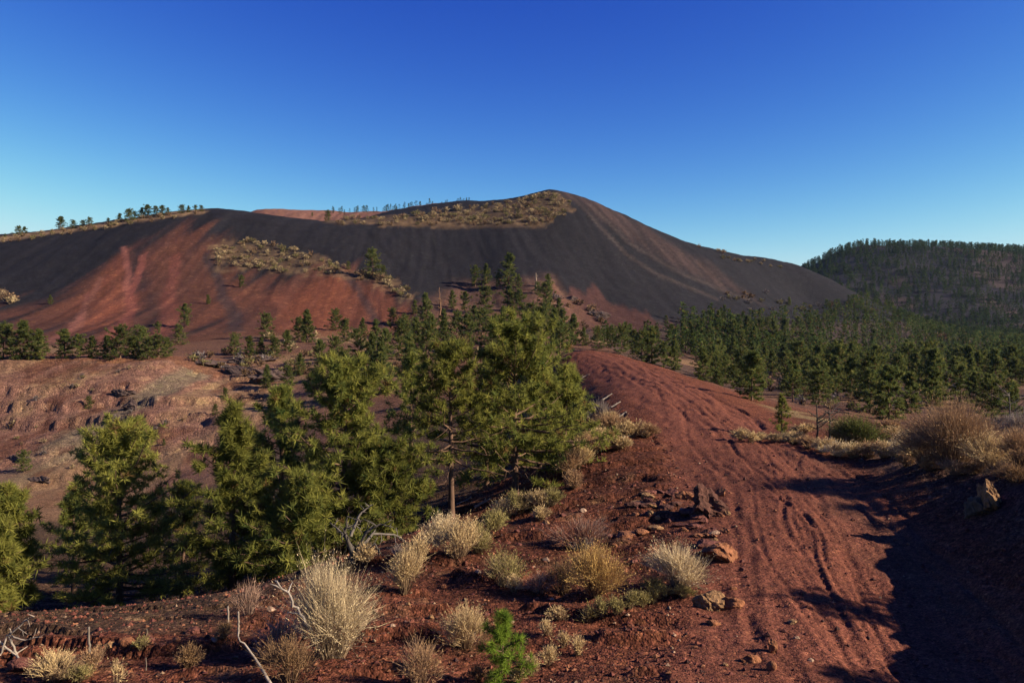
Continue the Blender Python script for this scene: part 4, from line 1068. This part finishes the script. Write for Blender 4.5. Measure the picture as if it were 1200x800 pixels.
rock(128, 762, 12, 8, TANR, "small tan stone beside the rounded orange stone")
rock(152, 788, 8, 6, ORANGE, "small orange stone on dark cinder near the stalks")
rock(317, 717, 14, 7, PALE, "pale stone at the foot of the sparse pinkish twigs")
rock(226, 742, 20, 9, BRICK, "red earthy lump at the gully edge")
rock(22, 786, 34, 16, BRICK, "red crusty clod under the bleached dead branches")
rock(1161, 598, 26, 40, TANR, "tall tan rock sticking out of the shaded bank", rough=.2, dep=1.3)
rock(1146, 606, 30, 26, (.09, .07, .05), "dark rock at the foot of the tall tan one in the bank", rough=.2)
rock(1048, 541, 9, 7, DARK, "dark clod on the rim of the bank")
rock(1010, 541, 8, 6, DARK, "small dark clod on the rim near the straw clumps")
for i, (px, py, w, h) in enumerate([(575, 628, 8, 5), (605, 625, 8, 5), (640, 614, 9, 5), (660, 606, 8, 4), (683, 600, 10, 5), (695, 612, 9, 4), (716, 596, 8, 4), (655, 628, 8, 4), (608, 640, 8, 4), (640, 658, 9, 5), (745, 604, 10, 5), (760, 596, 12, 5), (770, 610, 10, 5), (785, 612, 12, 6),
                                    (705, 655, 8, 4), (720, 645, 8, 5), (770, 652, 8, 5), (752, 690, 8, 4), (735, 688, 8, 4), (560, 680, 8, 5), (520, 690, 7, 5), (545, 705, 8, 4), (505, 725, 8, 5), (620, 720, 8, 4), (600, 730, 8, 4), (510, 752, 8, 5), (570, 722, 8, 4), (478, 712, 7, 4), (440, 720, 8, 5), (460, 735, 7, 4),
                                    (860, 690, 8, 5), (870, 670, 9, 5), (820, 660, 10, 6), (870, 660, 7, 4), (250, 760, 8, 5), (208, 752, 9, 5), (190, 765, 8, 4), (275, 772, 8, 4), (700, 745, 7, 4), (790, 745, 7, 4), (815, 760, 7, 3), (770, 770, 7, 4), (850, 780, 8, 4), (735, 785, 8, 4), (950, 775, 8, 4)]):
    rock(px, py, w, h, [ORANGE, BRICK, TANR, BRICK, PALE][i % 5], "loose fist-sized stone on the red cinder slope", group="loose stones on the ridge", seed=9000 + i, cuts=7)
# the broken ledge of slabs between the ridge slope and the track
rs = np.random.default_rng(404)
for i in range(34):
    t = rs.uniform(0, 1); px = 745 + 105 * t + rs.normal(0, 8); py = 592 + 62 * t * rs.uniform(.3, 1.0) - 14 * rs.random()
    rock(px, py, rs.uniform(9, 22), rs.uniform(4, 10), [ORANGE, BRICK, BRICK, (.085, .036, .026), TANR][i % 5], "broken red-brown slab in the ledge around the largest boulder", group="slabs of the broken ledge", seed=7000 + i, rough=.2, cuts=10)
# dark lava ledges in the middle distance
for px, py, w, h, lab in [(318, 447, 50, 18, "dark lava ledge below the terrace end"), (282, 438, 34, 12, "broken lava ledge joining the terrace"), (240, 428, 44, 9, "low lava ledge at the terrace corner"), (300, 424, 50, 8, "thin lava ledge under the bushy pines"),
                          (142, 464, 28, 12, "dark rocky rib on the eroded slope"), (152, 480, 22, 18, "crumbling dark rock below the rocky rib"), (20, 540, 30, 8, "dark ledge low on the eroded slope"), (46, 566, 30, 8, "dark ledge beside the small dark pine"),
                          (700, 372, 26, 8, "rocky outcrop on the red foot of the hill"), (668, 352, 20, 6, "rocky outcrop at the end of the knoll")]:
    rock(px, py, w, h, (.070, .046, .040), lab, group="lava outcrops", name="lava_outcrop", cat="outcrop", rough=.3, cuts=6, ymin=60, dep=.5)

# ------------------------------------------------------------------ dead wood
BLEACH = np.array([.23, .19, .155]); GREYW = np.array([.20, .17, .145])
def limb_geo(pts, r0, r1, col, seed, twigs=0, tl=.3):
    r = np.random.default_rng(seed); g = Geo(); pts = np.array(pts, float)
    t = np.linspace(0, 1, len(pts)); tt = np.linspace(0, 1, 4 * len(pts))
    q = np.stack([np.interp(tt, t, pts[:, k]) for k in range(3)], 1)
    L = np.linalg.norm(pts[-1] - pts[0]); q[1:-1] += r.normal(0, .008 * L, (len(q) - 2, 3))
    add_tube(g, q, np.linspace(r0, r1, len(q)), col, 6)
    for _ in range(twigs):
        i = int(r.integers(len(q) // 4, len(q))); d = unit(unit(q[-1] - q[0]) * .5 + r.normal(0, .7, 3)) * tl * L * r.uniform(.4, 1)
        m = q[i] + d * .5 + r.normal(0, .05 * np.linalg.norm(d), 3)
        add_tube(g, [q[i], m, q[i] + d], [r1 * 1.3, r1, r1 * .4], col, 4)
        if r.random() < .6:
            e = unit(d + r.normal(0, .5, 3) * np.linalg.norm(d)) * np.linalg.norm(d) * .5
            add_tube(g, [m, m + e], [r1 * .8, r1 * .3], col, 3)
    return g
def branch(ends, r0, r1, col, label, seed, twigs=4, lift=None, group="dead wood on the ridge", name="dead_branch", cat="branch", tl=.3):
    """a dead limb through picture points given as (column, row, metres ahead or None for the ground)"""
    pts = []
    for a, b, Y in ends:
        if Y is None: pts.append(hit(a, b) + [0, 0, r0 * .6])
        else: pts.append(np.array([(a - 600) / F * Y, Y, (HOR - b) / F * Y]))
    o0 = pts[0]; g = limb_geo([p - o0 for p in pts], r0, r1, col, seed, twigs, tl)
    return tag(link(name, g.mesh("dead_branch", [M_WOOD], True), loc=o0), label, cat, group)
y0 = hit(380, 772)[1]
branch([(380, 772, None), (358, 728, y0 - .5), (343, 704, y0 - .55), (324, 680, y0 - .6)], .03, .010, GREYW * 1.2, "grey dead branch propped in front of the biggest pale bush", 1, 5, tl=.14)
y0 = hit(318, 800)[1]
branch([(322, 812, None), (300, 772, y0 - .1), (279, 745, y0)], .022, .008, BLEACH, "pale straight stick slanting up from the cinder", 2, 1, tl=.1)
branch([(345, 764, None), (330, 742, hit(345, 764)[1] - .2), (312, 730, hit(345, 764)[1] - .3)], .014, .005, GREYW, "thin grey twig beside the propped dead branch", 3, 3)
yb = hit(14, 772)[1]
branch([(30, 778, None), (15, 765, yb), (-10, 742, yb)], .022, .010, BLEACH, "bleached dead limb rising from the red clod", 4, 4, tl=.25)
branch([(20, 772, None), (10, 745, yb), (28, 728, yb), (40, 722, yb - .1)], .018, .006, BLEACH, "forked bleached branch over the dark hollow", 5, 6, tl=.3)
branch([(0, 770, None), (8, 744, yb), (30, 750, yb), (44, 746, yb)], .016, .005, BLEACH, "crooked bleached twig reaching across the dark hollow", 6, 4)
for i, (px, py, top, lab) in enumerate([(267, 742, 710, "short pale mullein-like stalk of the pair"), (279, 744, 716, "pale dry stalk beside the short one"), (104, 775, 734, "tall broken grey stalk in the tan bush"), (171, 786, 770, "thin dry stalk on dark cinder"), (172, 745, 736, "tiny dry stem at the gully edge")]):
    p = hit(px, py); branch([(px, py, None), (px + .5, (py + top) / 2, p[1]), (px, top, p[1])], .022 if i < 3 else .008, .015 if i < 3 else .005, BLEACH * (.9 if i < 2 else .6), lab, 20 + i, 0, name="dry_stalk", cat="stalk", group="dry stalks at the gully edge")
# gnarled dead juniper
pj = hit(415, 662)
e = link("dead_juniper", None, loc=pj); tag(e, "gnarled grey dead juniper under the wide pine", "dead tree")
u = pj[1] / F
for i, pts in enumerate([[(0, 0), (-3, 20), (-8, 38), (-4, 58)], [(0, 0), (10, 14), (26, 22), (34, 10)], [(0, 8), (14, 34), (30, 44), (46, 40)], [(0, 14), (-16, 34), (-30, 44)], [(-4, 30), (4, 52), (18, 64)], [(8, 18), (20, 30), (44, 26), (58, 14)]]):
    g = limb_geo([np.array([a * u, (i - 2) * .12 * (k / 2), b * u]) for k, (a, b) in enumerate(pts)], .075 if i == 0 else .04, .010, GREYW * (.35 if i < 4 else .6), 50 + i, 8, .35)
    link("trunk" if i == 0 else "limb", g.mesh("limb", [M_WOOD], True), parent=e)
# snag, dead trees beside the track
def dead_tree(px, py, hpx, wpx, col, label, seed, nl=7, ymin=20):
    p = hit(px, py, ymin); u = p[1] / F; r = np.random.default_rng(seed)
    e = link("dead_tree", None, loc=p); tag(e, label, "dead tree")
    link("trunk", limb_geo([(0, 0, -.1), (.02 * hpx * u, 0, hpx * u * .5), (0, .02 * hpx * u, hpx * u)], max(.04, 1.3 * u), .012 + .25 * u, col, seed, 0).mesh("trunk", [M_WOOD], True), parent=e)
    for i in range(nl):
        z = r.uniform(.25, .95) * hpx * u; a = r.uniform(0, 6.28); L = wpx * u * .5 * r.uniform(.5, 1.1) 
        d = np.array([math.cos(a), math.sin(a), r.uniform(.1, .9)]) * L
        link("limb", limb_geo([(0, 0, z), d * .5 + [0, 0, z], d * [1, 1, 1.2] + [0, 0, z]], .5 * u + .006, .15 * u + .003, col, seed + i + 1, 5, .4).mesh("limb", [M_WOOD], True), parent=e)
dead_tree(515, 377, 40, 8, np.array([.15, .085, .05]), "bare orange snag standing below the black slope", 61, 4, 60)
dead_tree(628, 340, 20, 6, np.array([.26, .20, .15]), "thin grey snag on the knoll", 62, 3, 60)
dead_tree(957, 520, 46, 34, GREYW * .2, "dark twisted dead tree at the edge of the straw clumps", 63, 10)
dead_tree(972, 516, 36, 30, GREYW * .25, "smaller dark dead tree beside the twisted one", 64, 8)
dead_tree(1183, 500, 40, 44, GREYW * .55, "grey leafless tree behind the tan bushes on the bank", 65, 10)
# logs
for i, (a, b, c, d, rr_, lab) in enumerate([(556, 596, 575, 587, .05, "bleached log lying behind the bare-trunked pine"), (535, 592, 552, 604, .035, "bent pale log under the bare-trunked pine"), (706, 470, 718, 480, .05, "pale log at the upper edge of the ridge"), (716, 478, 728, 472, .05, "short pale log crossing the upper ridge edge"),
                                            (676, 447, 688, 440, .05, "pale dead limb on the shaded crest"), (722, 492, 735, 484, .05, "forked pale limb among the straw clumps"), (532, 757, 556, 752, .02, "thin bleached stick on the red slope"), (690, 530, 706, 522, .05, "white-ended log in the straw clumps"), (728, 516, 738, 514, .05, "short white log beside the straw clumps")]):
    p, q = hit(a, b), hit(c, d); y = (p[1] + q[1]) / 2
    q = np.array([(c - 600) / F * p[1], p[1] + .3, max((HOR - d) / F * p[1], float(ground(np.array([(c - 600) / F * p[1]]), np.array([p[1] + .3]))[0]) + rr_)])
    g = limb_geo([np.zeros(3), (q - p) * .5, q - p], rr_, rr_ * .5, BLEACH * .9, 70 + i, 3, .3)
    tag(link("log", g.mesh("log", [M_WOOD], True), loc=p + [0, 0, rr_ * .7]), lab, "log", "dead wood on the ridge")

# ------------------------------------------------------------------ gravel: countless cinders on the near ground
OCT_V = np.array([(1, 0, 0), (-1, 0, 0), (0, 1, 0), (0, -1, 0), (0, 0, 1), (0, 0, -1)], float)
OCT_F = np.array([(0, 2, 4), (2, 1, 4), (1, 3, 4), (3, 0, 4), (2, 0, 5), (1, 2, 5), (3, 1, 5), (0, 3, 5)])
def gravel(n, seed, r0, r1, s0, s1, keep, label, name="gravel"):
    rr = np.random.default_rng(seed)
    R = np.exp(rr.uniform(math.log(r0), math.log(r1), n)); th = rr.uniform(-.62, .62, n)
    X, Y = R * np.sin(th), R * np.cos(th)
    dt = on_grid(X, Y, dT + 0.0); k = keep(X, Y, dt, rr.random(n)); X, Y, R = X[k], Y[k], R[k]; n = len(X)
    zz = ground(X, Y)
    s = s0 * (s1 / s0) ** (rr.random(n) ** 3) * (.55 + .045 * R)
    v = OCT_V[None] * s[:, None, None] * rr.uniform(.5, 1.3, (n, 6, 1)) * np.array([1, 1, .75])
    a = rr.uniform(0, 6.28, n); ca, sa = np.cos(a)[:, None], np.sin(a)[:, None]
    v = np.stack([v[..., 0] * ca - v[..., 1] * sa, v[..., 0] * sa + v[..., 1] * ca, v[..., 2]], -1)
    v += np.stack([X, Y, zz + s * .25], 1)[:, None]
    base = np.array([[.10, .032, .024], [.16, .055, .035], [.055, .026, .022], [.22, .095, .05], [.26, .17, .11], [.12, .04, .03]])
    c = base[rr.choice(6, n, p=[.32, .22, .2, .13, .04, .09])] * rr.uniform(.75, 1.25, (n, 1))
    f = (OCT_F[None] + (np.arange(n) * 6)[:, None, None]).reshape(-1, 3)
    me = new_mesh(name, v.reshape(-1, 3), f, np.repeat(c, 6, 0), [M_ROCK])
    tag(link(name, me), label, "gravel", kind="stuff")
gravel(28000, 1, 8.5, 34, .008, .05, lambda X, Y, d, q: (d > 2.2) & (X < 6) | (q < .3), "red and dark cinder gravel strewn over the ridge")

# ------------------------------------------------------------------ thin blue air over the whole place
hz_v = np.array([(x, y, z) for x in (-9600, 9600) for y in (-9600, 9600) for z in (-60.0, 125.0)])
hz_f = np.array([(0, 1, 3, 2), (4, 6, 7, 5), (0, 4, 5, 1), (2, 3, 7, 6), (0, 2, 6, 4), (1, 5, 7, 3)])
mh, nh, lh, oh = base_mat("haze")
pv = nh.new("ShaderNodeVolumePrincipled"); pv.inputs['Color'].default_value = (.35, .60, 1.0, 1); pv.inputs['Density'].default_value = 0.00003
pv.inputs['Anisotropy'].default_value = 0.2
lh.new(pv.outputs[0], oh.inputs['Volume'])
tag(link("haze", new_mesh("haze", hz_v, hz_f, None, [mh])), "thin blue haze over the whole landscape", "haze", kind="stuff")
